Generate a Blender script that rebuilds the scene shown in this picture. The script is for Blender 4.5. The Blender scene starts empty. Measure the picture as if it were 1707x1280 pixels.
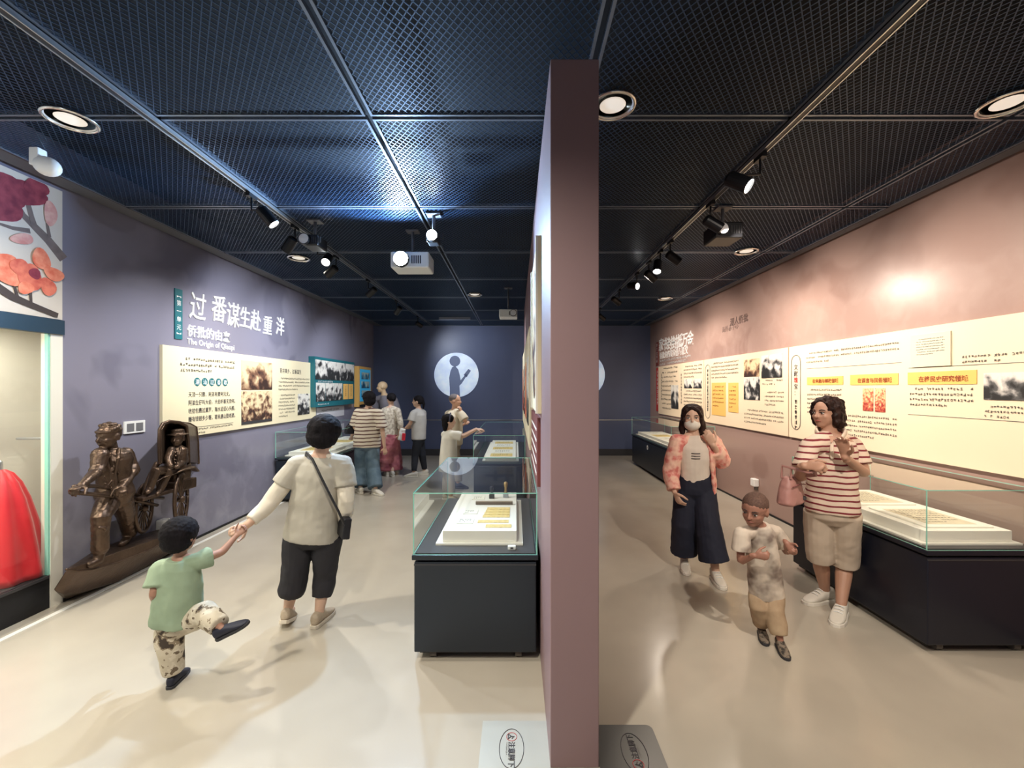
import bpy, bmesh, math, random
from mathutils import Vector, Matrix, noise
rnd = random.Random(7)
C = bpy.context.scene.collection
SC = bpy.context.scene

# ------------------------------------------------------------------ camera, world, exposure
F, CX, CY, EYE = 713.0, 860.0, 647.0, 1.65          # focal length and vanishing point in the 1707x1280 frame
cam = bpy.data.cameras.new('camera'); co = bpy.data.objects.new('camera', cam); C.objects.link(co)
co.location = (0, 0, EYE); co.rotation_euler = (math.pi/2, 0, 0)
cam.sensor_width = 36; cam.lens = F/1707*36
cam.shift_x = -(CX-853.5)/1707; cam.shift_y = (CY-640)/1707; cam.clip_start = .05
SC.camera = co
w = bpy.data.worlds.new('world'); SC.world = w; w.use_nodes = True
w.node_tree.nodes['Background'].inputs[0].default_value = (.55, .6, .7, 1)
w.node_tree.nodes['Background'].inputs[1].default_value = .02
vs = SC.view_settings
vs.view_transform = 'Standard'; vs.look = 'None'; vs.gamma = 1; vs.use_curve_mapping = False
vs.exposure = 0.0
WARM, COOL, NEUT = (1, .87, .74), (.88, .93, 1), (1, .92, .78)
XL, XR, YB, YF, ZC = -3.5, 3.3, 10.5, -2.4, 3.18    # room

def P(px, py, d): return Vector(((px-CX)*d/F, d, EYE-(py-CY)*d/F))
def FL(px, py):                                       # floor point
    d = F*EYE/(py-CY); return Vector(((px-CX)*d/F, d, 0))

# ------------------------------------------------------------------ helpers
class MB:
    def __init__(s): s.v = []; s.f = []; s.m = []
    def add(s, vs, fs, mi=0):
        o = len(s.v); s.v += [Vector(p) for p in vs]; s.f += [tuple(i+o for i in f) for f in fs]; s.m += [mi]*len(fs); return s
    def box(s, x0, x1, y0, y1, z0, z1, mi=0):
        v = [(x0,y0,z0),(x1,y0,z0),(x1,y1,z0),(x0,y1,z0),(x0,y0,z1),(x1,y0,z1),(x1,y1,z1),(x0,y1,z1)]
        return s.add(v, [(0,3,2,1),(4,5,6,7),(0,1,5,4),(1,2,6,5),(2,3,7,6),(3,0,4,7)], mi)
    def obox(s, c, M, sx, sy, sz, mi=0):
        c = Vector(c); v = [c+M@Vector((a*sx/2,b*sy/2,d*sz/2)) for d in (-1,1) for a,b in ((-1,-1),(1,-1),(1,1),(-1,1))]
        return s.add(v, [(0,3,2,1),(4,5,6,7),(0,1,5,4),(1,2,6,5),(2,3,7,6),(3,0,4,7)], mi)
    def rings(s, rs, mi=0, cap=True, closed=True):
        n = len(rs[0]); v = [p for r in rs for p in r]; f = []
        for i in range(len(rs)-1):
            for k in range(n if closed else n-1):
                k2 = (k+1) % n; f.append((i*n+k, i*n+k2, (i+1)*n+k2, (i+1)*n+k))
        if cap: f.append(tuple(range(n-1, -1, -1))); f.append(tuple((len(rs)-1)*n+k for k in range(n)))
        return s.add(v, f, mi)
    def tube(s, path, rad, n=12, mi=0, fl=(1,1), up=None, dome=True):
        path = [Vector(p) for p in path]
        if not isinstance(rad, (list, tuple)): rad = [rad]*len(path)
        rs = []; T0 = None; U = None
        m = len(path); seq = []
        for i, p in enumerate(path):
            t = (path[min(i+1, m-1)]-path[max(i-1, 0)]).normalized(); seq.append((p, t, rad[i]))
        if dome:
            p, t, r = seq[0]; pre = [(p-t*r*math.sin(a), t, r*math.cos(a)) for a in (1.3, .8, .4)]
            p, t, r = seq[-1]; post = [(p+t*r*math.sin(a), t, r*math.cos(a)) for a in (.4, .8, 1.3)]
            seq = pre+seq+post
        for p, t, r in seq:
            if U is None:
                a = Vector(up) if up is not None else (Vector((0,0,1)) if abs(t.z) < .9 else Vector((0,1,0)))
                U = (a-t*a.dot(t)).normalized()
            else: U = (U-t*U.dot(t)).normalized()
            W = t.cross(U)
            rs.append([p+U*(math.cos(2*math.pi*k/n)*r*fl[0])+W*(math.sin(2*math.pi*k/n)*r*fl[1]) for k in range(n)])
        return s.rings(rs, mi)
    def ell(s, c, r, M=None, n=16, mi=0):
        c = Vector(c); M = M or Matrix.Identity(3); rs = []
        k2 = n//2
        for i in range(k2+1):
            a = -math.pi/2+math.pi*(i+.02 if i == 0 else (i-.02 if i == k2 else i))/k2
            rs.append([c+M@Vector((r[0]*math.cos(a)*math.cos(2*math.pi*k/n), r[1]*math.cos(a)*math.sin(2*math.pi*k/n), r[2]*math.sin(a))) for k in range(n)])
        return s.rings(rs, mi)
    def prism(s, pts, h, mi=0):                          # pts: polygon of 3D points, h: extrusion vector
        pts = [Vector(p) for p in pts]; h = Vector(h); n = len(pts)
        return s.add(pts+[p+h for p in pts], [tuple(range(n-1,-1,-1)), tuple(range(n, 2*n))]+[(i,(i+1)%n,n+(i+1)%n,n+i) for i in range(n)], mi)
    def lathe(s, prof, c=(0,0,0), n=24, M=None, mi=0, cap=True):
        c = Vector(c); M = M or Matrix.Identity(3)
        return s.rings([[c+M@Vector((r*math.cos(2*math.pi*k/n), r*math.sin(2*math.pi*k/n), z)) for k in range(n)] for r, z in prof], mi, cap)
    def mesh(s, name, mats, off=None, smooth=False, fix=True):
        me = bpy.data.meshes.new(name); o = off or Vector()
        me.from_pydata([p-o for p in s.v], [], s.f)
        for m in (mats if isinstance(mats, (list, tuple)) else [mats]): me.materials.append(m)
        for p, i in zip(me.polygons, s.m): p.material_index = i; p.use_smooth = smooth
        if fix:
            bm = bmesh.new(); bm.from_mesh(me); bmesh.ops.recalc_face_normals(bm, faces=bm.faces); bm.to_mesh(me); bm.free()
        me.update(); return me
    def build(s, name, mats, parent=None, off=None, smooth=False, bevel=0):
        if off is None and parent is not None: off = wloc(parent)
        o = bpy.data.objects.new(name, s.mesh(name, mats, off, smooth)); C.objects.link(o)
        if parent is not None: o.parent = parent
        elif off is not None: o.location = off
        if bevel:
            b = o.modifiers.new('bevel', 'BEVEL'); b.width = bevel; b.segments = 2; b.limit_method = 'ANGLE'
        return o

def wloc(o):
    l = Vector(o.location)
    while o.parent: o = o.parent; l += o.location
    return l
def tag(o, label, cat, group=None, kind=None):
    o['label'] = label
    if cat: o['category'] = cat
    if group: o['group'] = group
    if kind: o['kind'] = kind
    return o
def empty(name, loc, label=None, cat=None, group=None):
    o = bpy.data.objects.new(name, None); C.objects.link(o); o.location = loc; o.empty_display_size = .1
    if label: tag(o, label, cat, group)
    return o
def struct(o): o['kind'] = 'structure'; return o
def dup(root, loc):
    r = root.copy(); C.objects.link(r); r.location = loc
    for ch in list(root.children):
        c = ch.copy(); C.objects.link(c); c.parent = r
        for g in list(ch.children):
            q = g.copy(); C.objects.link(q); q.parent = c
    return r

# ------------------------------------------------------------------ materials
def mat(name, col, rough=.55, metal=0, var=0, vscale=4, bump=0, bscale=60, emit=0, ecol=None, spec=.5, sheen=0):
    m = bpy.data.materials.new(name); m.use_nodes = True; nt = m.node_tree; b = nt.nodes['Principled BSDF']
    b.inputs['Base Color'].default_value = (*col, 1); b.inputs['Roughness'].default_value = rough; b.inputs['Metallic'].default_value = metal
    b.inputs['Specular IOR Level'].default_value = spec
    if sheen: b.inputs['Sheen Weight'].default_value = sheen
    tc = nt.nodes.new('ShaderNodeTexCoord')
    if var:
        n = nt.nodes.new('ShaderNodeTexNoise'); n.inputs['Scale'].default_value = vscale; n.inputs['Detail'].default_value = 5
        nt.links.new(tc.outputs['Object'], n.inputs['Vector'])
        mx = nt.nodes.new('ShaderNodeMix'); mx.data_type = 'RGBA'; nt.links.new(n.outputs['Fac'], mx.inputs[0])
        mx.inputs[6].default_value = (*[c*(1-var) for c in col], 1); mx.inputs[7].default_value = (*[min(1, c*(1+var)) for c in col], 1)
        nt.links.new(mx.outputs[2], b.inputs['Base Color'])
    if bump:
        n = nt.nodes.new('ShaderNodeTexNoise'); n.inputs['Scale'].default_value = bscale; n.inputs['Detail'].default_value = 4
        nt.links.new(tc.outputs['Object'], n.inputs['Vector'])
        bp = nt.nodes.new('ShaderNodeBump'); bp.inputs['Strength'].default_value = bump; bp.inputs['Distance'].default_value = .01
        nt.links.new(n.outputs['Fac'], bp.inputs['Height']); nt.links.new(bp.outputs['Normal'], b.inputs['Normal'])
    if emit:
        b.inputs['Emission Color'].default_value = (*(ecol or col), 1); b.inputs['Emission Strength'].default_value = emit
    return m
def ramp(nt, stops, interp='LINEAR'):
    r = nt.nodes.new('ShaderNodeValToRGB'); r.color_ramp.interpolation = interp
    e = r.color_ramp.elements
    while len(e) < len(stops): e.new(.5)
    for i, (p, c) in enumerate(stops): e[i].position = p; e[i].color = (*c, 1)
    return r
def noise_mat(name, stops, scale=3, detail=4, rough=.6, seed=0, interp='LINEAR', kind='noise', stretch=(1,1,1), bump=0, distort=0):
    m = bpy.data.materials.new(name); m.use_nodes = True; nt = m.node_tree; b = nt.nodes['Principled BSDF']
    b.inputs['Roughness'].default_value = rough
    tc = nt.nodes.new('ShaderNodeTexCoord'); mp = nt.nodes.new('ShaderNodeMapping')
    mp.inputs['Location'].default_value = (seed*3.7, seed*1.9, seed*5.3); mp.inputs['Scale'].default_value = stretch
    nt.links.new(tc.outputs['Object'], mp.inputs['Vector'])
    if kind == 'noise':
        n = nt.nodes.new('ShaderNodeTexNoise'); n.inputs['Scale'].default_value = scale; n.inputs['Detail'].default_value = detail; n.inputs['Distortion'].default_value = distort
        out = n.outputs['Fac']
    else:
        n = nt.nodes.new('ShaderNodeTexVoronoi'); n.inputs['Scale'].default_value = scale; out = n.outputs['Distance']
    nt.links.new(mp.outputs['Vector'], n.inputs['Vector'])
    r = ramp(nt, stops, interp); nt.links.new(out, r.inputs['Fac']); nt.links.new(r.outputs['Color'], b.inputs['Base Color'])
    if bump:
        bp = nt.nodes.new('ShaderNodeBump'); bp.inputs['Strength'].default_value = bump; bp.inputs['Distance'].default_value = .01
        nt.links.new(out, bp.inputs['Height']); nt.links.new(bp.outputs['Normal'], b.inputs['Normal'])
    return m
def stripe_mat(name, base, stripe, period, duty, rough=.8, wob=.004):
    m = bpy.data.materials.new(name); m.use_nodes = True; nt = m.node_tree; b = nt.nodes['Principled BSDF']
    b.inputs['Roughness'].default_value = rough
    tc = nt.nodes.new('ShaderNodeTexCoord'); sp = nt.nodes.new('ShaderNodeSeparateXYZ'); nt.links.new(tc.outputs['Object'], sp.inputs[0])
    n = nt.nodes.new('ShaderNodeTexNoise'); n.inputs['Scale'].default_value = 6; nt.links.new(tc.outputs['Object'], n.inputs['Vector'])
    ma = nt.nodes.new('ShaderNodeMath'); ma.operation = 'MULTIPLY_ADD'; ma.inputs[1].default_value = wob*6; nt.links.new(n.outputs['Fac'], ma.inputs[0]); nt.links.new(sp.outputs['Z'], ma.inputs[2])
    d = nt.nodes.new('ShaderNodeMath'); d.operation = 'DIVIDE'; d.inputs[1].default_value = period; nt.links.new(ma.outputs[0], d.inputs[0])
    fr = nt.nodes.new('ShaderNodeMath'); fr.operation = 'FRACT'; nt.links.new(d.outputs[0], fr.inputs[0])
    r = ramp(nt, [(0, stripe), (duty, base)], 'CONSTANT'); nt.links.new(fr.outputs[0], r.inputs['Fac'])
    nt.links.new(r.outputs['Color'], b.inputs['Base Color'])
    return m
def glass_mat():
    m = bpy.data.materials.new('clear_glass'); m.use_nodes = True; nt = m.node_tree
    for n in list(nt.nodes):
        if n.type != 'OUTPUT_MATERIAL': nt.nodes.remove(n)
    out = nt.nodes['Material Output']
    t = nt.nodes.new('ShaderNodeBsdfTransparent'); t.inputs[0].default_value = (.975, .99, .982, 1)
    g = nt.nodes.new('ShaderNodeBsdfGlossy'); g.inputs['Roughness'].default_value = .01; g.inputs[0].default_value = (1, 1, 1, 1)
    fr = nt.nodes.new('ShaderNodeFresnel'); fr.inputs[0].default_value = 1.45
    ge = nt.nodes.new('ShaderNodeNewGeometry'); iv = nt.nodes.new('ShaderNodeMath'); iv.operation = 'SUBTRACT'; iv.inputs[0].default_value = 1; nt.links.new(ge.outputs['Backfacing'], iv.inputs[1])
    mu = nt.nodes.new('ShaderNodeMath'); mu.operation = 'MULTIPLY'; nt.links.new(fr.outputs[0], mu.inputs[0]); nt.links.new(iv.outputs[0], mu.inputs[1])
    mx = nt.nodes.new('ShaderNodeMixShader'); nt.links.new(mu.outputs[0], mx.inputs[0]); nt.links.new(t.outputs[0], mx.inputs[1]); nt.links.new(g.outputs[0], mx.inputs[2])
    nt.links.new(mx.outputs[0], out.inputs[0]); return m
def mural_mat(name, base, dark, light, seed, rough):      # printed wall covering: ink smudges over paint, a pale old scene low down
    m = bpy.data.materials.new(name); m.use_nodes = True; nt = m.node_tree; b = nt.nodes['Principled BSDF']; L = nt.links
    b.inputs['Roughness'].default_value = rough
    tc = nt.nodes.new('ShaderNodeTexCoord'); mp = nt.nodes.new('ShaderNodeMapping'); mp.inputs['Location'].default_value = (seed, seed*2, 0); L.new(tc.outputs['Object'], mp.inputs[0])
    n1 = nt.nodes.new('ShaderNodeTexNoise'); n1.inputs['Scale'].default_value = .9; n1.inputs['Detail'].default_value = 3; n1.inputs['Distortion'].default_value = .6; L.new(mp.outputs[0], n1.inputs['Vector'])
    r1 = ramp(nt, [(.56, (0,0,0)), (.62, (1,1,1))]); L.new(n1.outputs['Fac'], r1.inputs[0])
    m1 = nt.nodes.new('ShaderNodeMix'); m1.data_type = 'RGBA'; L.new(r1.outputs[0], m1.inputs[0]); m1.inputs[6].default_value = (*base, 1); m1.inputs[7].default_value = (*dark, 1)
    n2 = nt.nodes.new('ShaderNodeTexNoise'); n2.inputs['Scale'].default_value = 5; n2.inputs['Detail'].default_value = 7; n2.inputs['Distortion'].default_value = .4; L.new(mp.outputs[0], n2.inputs['Vector'])
    r2 = ramp(nt, [(.45, (0,0,0)), (.70, (1,1,1))]); L.new(n2.outputs['Fac'], r2.inputs[0])
    sp = nt.nodes.new('ShaderNodeSeparateXYZ'); L.new(tc.outputs['Object'], sp.inputs[0])
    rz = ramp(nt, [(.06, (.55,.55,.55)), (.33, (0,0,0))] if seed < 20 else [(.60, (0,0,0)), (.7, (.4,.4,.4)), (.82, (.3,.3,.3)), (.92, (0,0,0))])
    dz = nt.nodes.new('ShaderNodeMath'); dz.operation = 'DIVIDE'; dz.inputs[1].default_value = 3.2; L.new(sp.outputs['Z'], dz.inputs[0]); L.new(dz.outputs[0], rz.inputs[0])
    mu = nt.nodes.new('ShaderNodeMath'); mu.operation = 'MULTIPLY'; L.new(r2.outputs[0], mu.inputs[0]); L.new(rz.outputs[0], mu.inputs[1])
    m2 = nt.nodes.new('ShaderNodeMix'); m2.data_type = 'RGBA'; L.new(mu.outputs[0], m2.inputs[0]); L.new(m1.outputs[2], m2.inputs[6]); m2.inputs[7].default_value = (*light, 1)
    L.new(m2.outputs[2], b.inputs['Base Color']); return m

M = {}
M['wall_l'] = mural_mat('mauve_blue_wall_print', (.215,.208,.27), (.165,.16,.215), (.33,.33,.39), 3, .27)
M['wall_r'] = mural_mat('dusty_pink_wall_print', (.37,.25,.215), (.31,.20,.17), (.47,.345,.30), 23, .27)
M['wall_b'] = mat('flare_tinted_wall_paint', (.085,.11,.205), .45, var=.12, vscale=1.2)  # blue haze of the lens flare is mixed into this paint
M['partition'] = mat('mauve_partition_paint', (.255,.165,.172), .5, var=.05, vscale=2)
M['floor'] = noise_mat('grey_beige_resin_floor', [(.3, (.41,.37,.305)), (.7, (.48,.435,.36))], 1.4, 3, .2)
M['black'] = mat('matt_black_void', (.004,.005,.008), .9)
M['mesh'] = mat('navy_mesh_metal', (.024,.055,.115), .42, .3)
M['alu'] = mat('brushed_aluminium', (.55,.57,.6), .3, .9)
M['track'] = mat('black_track_metal', (.01,.011,.014), .4, .3)
M['frame'] = mat('panel_frame_metal', (.16,.19,.24), .35, .5)
M['strip'] = mat('grey_ceiling_edge', (.10,.10,.11), .6)
M['white'] = mat('white_plastic', (.8,.8,.78), .4)
M['cream'] = mat('cream_board', (.76,.68,.47), .6)
M['creamr'] = mat('warm_cream_board', (.80,.66,.48), .55)
M['teal'] = mat('teal_print', (.01,.13,.16), .5)
M['orange'] = mat('orange_print', (.85,.50,.14), .5)
M['ink'] = mat('dark_ink', (.05,.045,.05), .7)
M['greyink'] = mat('grey_ink', (.13,.115,.10), .7)
M['redink'] = mat('red_ink', (.45,.03,.03), .6)
M['letter'] = mat('white_raised_letters', (.85,.85,.85), .4)
M['navy'] = mat('slate_lacquer', (.013,.019,.028), .35)
M['navyr'] = mat('deep_navy_lacquer', (.004,.006,.016), .35)
M['kick'] = mat('black_kick_plinth', (.006,.006,.008), .6)
M['deck'] = mat('dark_deck_metal', (.05,.05,.055), .4, .2)
M['glass'] = glass_mat()
M['gedge'] = mat('green_glass_edge', (.30,.66,.55), .2)
M['plinth'] = mat('off_white_plinth', (.80,.77,.70), .6)
M['paper'] = mat('paper', (.82,.79,.70), .7)
M['ochre'] = noise_mat('ochre_document', [(.35,(.55,.36,.10)), (.5,(.80,.62,.25)), (.65,(.62,.45,.2))], 30, 3, .7, stretch=(1,6,1))
M['brass'] = mat('brass', (.55,.38,.16), .35, .8)
M['steel'] = mat('brushed_steel_plate', (.16,.155,.145), .28, .9)
M['bronze'] = mat('bronze_sculpture', (.10,.065,.045), .36, .75, var=.4, vscale=9, bump=.35, bscale=35)
M['rubber'] = mat('rubber', (.02,.02,.02), .7)

# ------------------------------------------------------------------ room shell
struct(MB().box(XL-.3, XR+.3, YF-.3, YB+.3, -.1, 0).build('floor', M['floor']))
ceil = struct(MB().box(XL-.3, XR+.3, YF-.3, YB+.3, ZC+.35, ZC+.45).build('ceiling', M['black']))
# left wall with a display niche between y0 and y1
NY0, NY1, NZ0, NZ1, ND = .4, 3.2, .25, 2.06, .85
wl = MB(); wl.box(XL-.06, XL, 3.3, YB+.2, 0, ZC+.35); wl.box(XL-.06, XL, YF-.2, NY0, 0, ZC+.35)
wl.box(XL-.06, XL, NY0, 3.3, 2.17, ZC+.35)
struct(wl.build('wall_left', M['wall_l']))
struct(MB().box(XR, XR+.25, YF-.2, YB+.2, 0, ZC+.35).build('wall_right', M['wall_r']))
wb = struct(MB().box(XL, XR, YB, YB+.2, 0, ZC+.35).build('wall_back', M['wall_b']))
struct(MB().box(XL, XR, YF-.2, YF, 0, ZC+.35).build('wall_front', M['wall_b']))
struct(MB().box(.15, .361, 1.858, 8.0, 0, 3.08).build('wall_partition', M['partition'], bevel=.004))
struct(MB().box(XL, XR, YB-.014, YB, .862, .88).build('trim_1', M['alu']))
struct(MB().box(XL, XR, YB-.03, YB, 0, .16).build('baseboard_back', M['deck']))
struct(MB().box(XL, XL+.012, 3.3, YB-.03, 0, .022).build('baseboard_left', M['kick']))
struct(MB().box(XR-.012, XR, YF, YB-.03, 0, .022).build('baseboard_right', M['kick']))
struct(MB().box(XL+.11, XL+.15, YF, YB-.1, 0, .004).build('trim_2', mat('pale_floor_strip', (.8,.78,.72), .35)))
for k, (a, b) in enumerate([(XL, XL+.2), (XR-.14, XR)]):     # solid perimeter strips of the ceiling
    struct(MB().box(a if k else a+.05, b if not k else b-.05, YF, YB, ZC, ZC+.02).build('trim_%d' % (3+k), M['strip']))

def lattice(wd, ln, pitch=.037, bw=.0042, th=.003):
    mb = MB(); fr = .014
    for (a, b, c, d) in ((0, wd, 0, fr), (0, wd, ln-fr, ln), (0, fr, fr, ln-fr), (wd-fr, wd, fr, ln-fr)):
        mb.box(a, b, c, d, -.004, .022, 1)
    for sgn in (1, -1):
        k = -int(ln/pitch)-1
        while k*pitch < wd+ln:
            c = k*pitch                       # line x = c + sgn*y  (slope .75 gives diamonds)
            sl = .8*sgn; y0, y1 = 0, ln
            x0, x1 = c+sl*y0, c+sl*y1
            dx = x1-x0
            ta, tb = 0, 1
            if abs(dx) > 1e-9:
                t1, t2 = sorted(((0-x0)/dx, (wd-x0)/dx)); ta, tb = max(ta, t1), min(tb, t2)
            if tb-ta > .01:
                p = Vector((x0+dx*ta, y0+ln*ta, 0)); q = Vector((x0+dx*tb, y0+ln*tb, 0)); t = (q-p).normalized(); nn = Vector((-t.y, t.x, 0))*bw/2
                u = Vector((0,0,th if sgn > 0 else th*.6))
                mb.add([p-nn, q-nn, q+nn, p+nn, p-nn+u, q-nn+u, q+nn+u, p+nn+u], [(0,3,2,1),(4,5,6,7),(0,1,5,4),(1,2,6,5),(2,3,7,6),(3,0,4,7)])
            k += 1
    return mb
xs = [(-3.285,-2.062), (-2.018,-.845), (-.815,.355), (.385,1.548), (1.592,2.77), (2.80,3.145)]
ys = [-2.37+1.2*i for i in range(11)]
lat = {}
for (a, b) in xs:
    for y in ys:
        y1 = min(y+1.173, YB-.02)
        key = (round(b-a, 3), round(y1-y, 3))
        if key not in lat: lat[key] = lattice(*key).mesh('ceiling_panel', [M['mesh'], M['frame']], fix=False)
        o = bpy.data.objects.new('ceiling_panel', lat[key]); C.objects.link(o); o.parent = ceil; o.location = (a, y, ZC)

# ------------------------------------------------------------------ lighting equipment
def aim(dirv):
    z = -Vector(dirv).normalized(); x = (Vector((0,0,1)) if abs(z.z) < .95 else Vector((0,1,0))).cross(z).normalized(); y = z.cross(x)
    return Matrix((x, y, z)).transposed()
def spot_light(parent, pos, dirv, power, col, angle, blend, size=.03):
    l = bpy.data.lights.new('lamp', 'SPOT'); l.energy = power; l.color = col; l.spot_size = math.radians(angle); l.spot_blend = blend; l.shadow_soft_size = size
    o = bpy.data.objects.new('lamp', l); C.objects.link(o); o.parent = parent
    o.location = Vector(pos)-wloc(parent); o.rotation_euler = aim(dirv).to_euler(); return o
M['lens_on'] = mat('glowing_lens', (1,.97,.9), .3, emit=30)
M['lens_off'] = mat('pale_lens', (.75,.77,.8), .15)
M['lens_dim'] = mat('dim_reflector_lamp', (.8,.76,.68), .25, emit=.5, ecol=(1,.92,.8))
M['chrome'] = mat('satin_reflector', (.75,.73,.68), .22, .95)
M['refl'] = mat('white_reflector', (.75,.73,.69), .3, .4)
TZ = ZC-.005
for xt, nm, y0, y1 in ((-2.04, 'blue-grey', YF+.1, 9.7), (1.57, 'dusty pink', YF+.1, 9.0)):
    t = empty('lighting_track', (xt, 3, TZ), 'long black ceiling lighting track running along the %s wall' % nm, 'lighting track', 'ceiling lighting tracks')
    MB().box(xt-.017, xt+.017, y0, y1, TZ-.028, TZ+.02).build('rail', M['track'], t)
    for s in (-1, 1): MB().box(xt+s*.018-.003, xt+s*.018+.003, y0, y1, TZ-.031, TZ-.006).build('rail_lip', M['alu'], t)
for x0, x1, yy, lb in ((-1.65, -.98, 9.2, 'left of the partition'), (1.2, 1.75, 9.6, 'right of the partition')):
    t = empty('lighting_track', ((x0+x1)/2, yy, TZ), 'short cross lighting track near the back wall %s' % lb, 'lighting track', 'ceiling lighting tracks')
    MB().box(x0, x1, yy-.02, yy+.02, TZ-.05, TZ-.0).build('rail', M['alu'], t)

def track_spot(x, y, target, lit, power, col, label, angle=95, side=0, drop=.2, r=.045, ln=.15, lens=None, blend=1):
    top = Vector((x, y, TZ-.03)); piv = Vector((x+side, y, TZ-drop)); t = empty('track_spotlight', top, label, 'spotlight', 'track spotlights')
    d = (Vector(target)-piv).normalized(); R = aim(d)
    MB().box(x-.016, x+.016, y-.05, y+.05, top.z-.028, top.z+.002).build('adapter', M['track'], t)
    MB().tube([top+Vector((0,0,-.02)), Vector((x, y, piv.z+.05)), piv+Vector((0,0,.045))], .008, 8).build('stem', M['track'], t, smooth=True)
    MB().lathe([(.02, ln*.55), (r*.8, ln*.5), (r, ln*.4), (r, -ln*.5), (r*.9, -ln*.52), (r*.88, -ln*.4), (.01, -ln*.4)], piv, 20, R).build('housing', M['track'], t, smooth=False)
    MB().lathe([(.005, -ln*.44), (r*.84, -ln*.44), (r*.84, -ln*.40), (.005, -ln*.40)], piv, 20, R).build('lens', lens or (M['lens_on'] if lit else M['lens_off']), t)
    if power: spot_light(t, piv+d*(ln*.56), d, power, col, angle, blend)
    return t
# left track (cool light)
LP = 165
track_spot(-2.04, 3.30, (.0, 3.8, .6), 1, 110, COOL, 'nearest glowing spotlight on the track by the blue-grey wall', side=.12)
track_spot(-2.04, 4.40, (-1.6, 2.0, 1.0), 1, 120, COOL, 'second glowing spotlight on the track by the blue-grey wall', side=.1)
track_spot(-2.04, 3.95, (XL, 4.3, 1.2), 0, LP*.75, COOL, 'black spotlight turned to the bronze rickshaw relief, left track', side=-.05)
track_spot(-2.04, 4.85, (XL, 5.4, 2.1), 0, LP*.8, COOL, 'black spotlight turned to the cream text board, left track', side=-.05)
track_spot(-2.04, 5.9, (XL, 6.5, 1.9), 0, LP, COOL, 'pale-faced spotlight turned to the far end of the cream board, left track', side=.05)
track_spot(-2.04, 7.3, (XL+.2, 8.2, 1.7), 0, LP*.8, COOL, 'spotlight above the visitors at the wall showcase, left track', side=.03)
track_spot(-2.04, 8.9, (-.9, 10.4, 2.2), 1, 100, COOL, 'smallest glowing spotlight at the far end of the left track', side=.02)
track_spot(-2.04, 1.0, (XL, 2.6, 2.2), 0, LP*.3, COOL, 'added unseen spotlight on the left track, lighting the wall above the glass niche')  # added lamp beyond the view, brightens the banner wall
# right track (warm light)
RP = 205
track_spot(1.57, 2.75, (3.3, 1.2, 1.2), 1, 120, WARM, 'large glowing spotlight nearest on the track by the pink wall', side=-.14, r=.05)
track_spot(1.57, 3.45, (XR, 3.2, 1.8), 0, RP, WARM, 'black spotlight beside the hanging black projector, right track', side=.02)
track_spot(1.57, 4.35, (XR, 4.5, 1.8), 0, RP, WARM, 'black spotlight just before the glowing pair, right track', side=.03)
track_spot(1.57, 4.65, (.9, 3.4, .3), 1, 40, WARM, 'glowing spotlight halfway along the right track', side=-.03, angle=50)
track_spot(1.57, 5.05, (XR, 5.7, 1.8), 0, RP, WARM, 'pale-faced spotlight between the two glowing ones, right track', side=.02)
track_spot(1.57, 5.55, (3.2, 3.2, 2.3), 1, 70, WARM, 'small glowing spotlight further along the right track', side=-.05)
track_spot(1.57, 6.5, (XR, 7.2, 1.8), 0, RP, WARM, 'spotlight beside the partition edge, right track', side=-.05)
track_spot(1.57, 8.0, (XR, 8.7, 1.8), 0, RP*.8, WARM, 'farthest spotlight of the right track over the far showcase', side=.03)
track_spot(1.57, .95, (1.9, 3.7, .9), 0, 260, WARM, 'added unseen spotlight on the right track, front light for the visitors')  # added lamp out of view, lights the visitors from the front
track_spot(1.45, 9.6, (1.2, 10.45, 2.2), 0, 30, COOL, 'small spotlight under the short cross track right of the partition')

def downlight(x, y, label, power, col, r=.125):
    t = empty('ceiling_downlight', (x, y, ZC-.01), label, 'downlight', 'round ceiling downlights'); c = Vector((x, y, ZC-.01))
    MB().lathe([(r, .0), (r, -.008), (r*.9, -.014), (r*.86, -.004), (r*.88, .0)], c, 28).build('rim', M['chrome'], t, smooth=True)
    MB().lathe([(r*.87, -.006), (r*.7, .014), (r*.45, .026), (r*.43, .03), (r*.69, .019), (r*.88, .0)], c, 28, cap=False).build('reflector', M['refl'], t, smooth=True)
    MB().lathe([(.004, -.003), (r*.5, -.002), (r*.72, .006), (.004, .01)], c, 20).build('lamp_disc', M['lens_dim'], t)
    if power: spot_light(t, c+Vector((0,0,-.03)), (0,0,-1), power, col, 150, .8, .06)
downlight(-2.52, 2.42, 'round downlight nearest the glass niche, over the left aisle', 200, NEUT)
downlight(.52, 2.3, 'round downlight half hidden by the partition end', 6, NEUT)
downlight(2.62, 2.28, 'round downlight near the upper right corner', 20, WARM)
downlight(-2.54, 5.0, 'round downlight beside the left track, above the cream board', 170, NEUT)
downlight(2.56, 4.75, 'round downlight above the striped-shirt visitor', 60, WARM)
downlight(2.53, 7.25, 'small far round downlight beside the pink wall', 110, WARM)
downlight(-.67, 6.95, 'small round downlight above the second showcase', 170, COOL)
downlight(-.6, .6, 'round downlight over the entrance, left of the partition', 290, NEUT)
downlight(-2.52, -.2, 'round downlight over the entrance by the left wall', 190, NEUT)
downlight(2.3, -.2, 'round downlight over the entrance by the right wall', 80, WARM)

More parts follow.
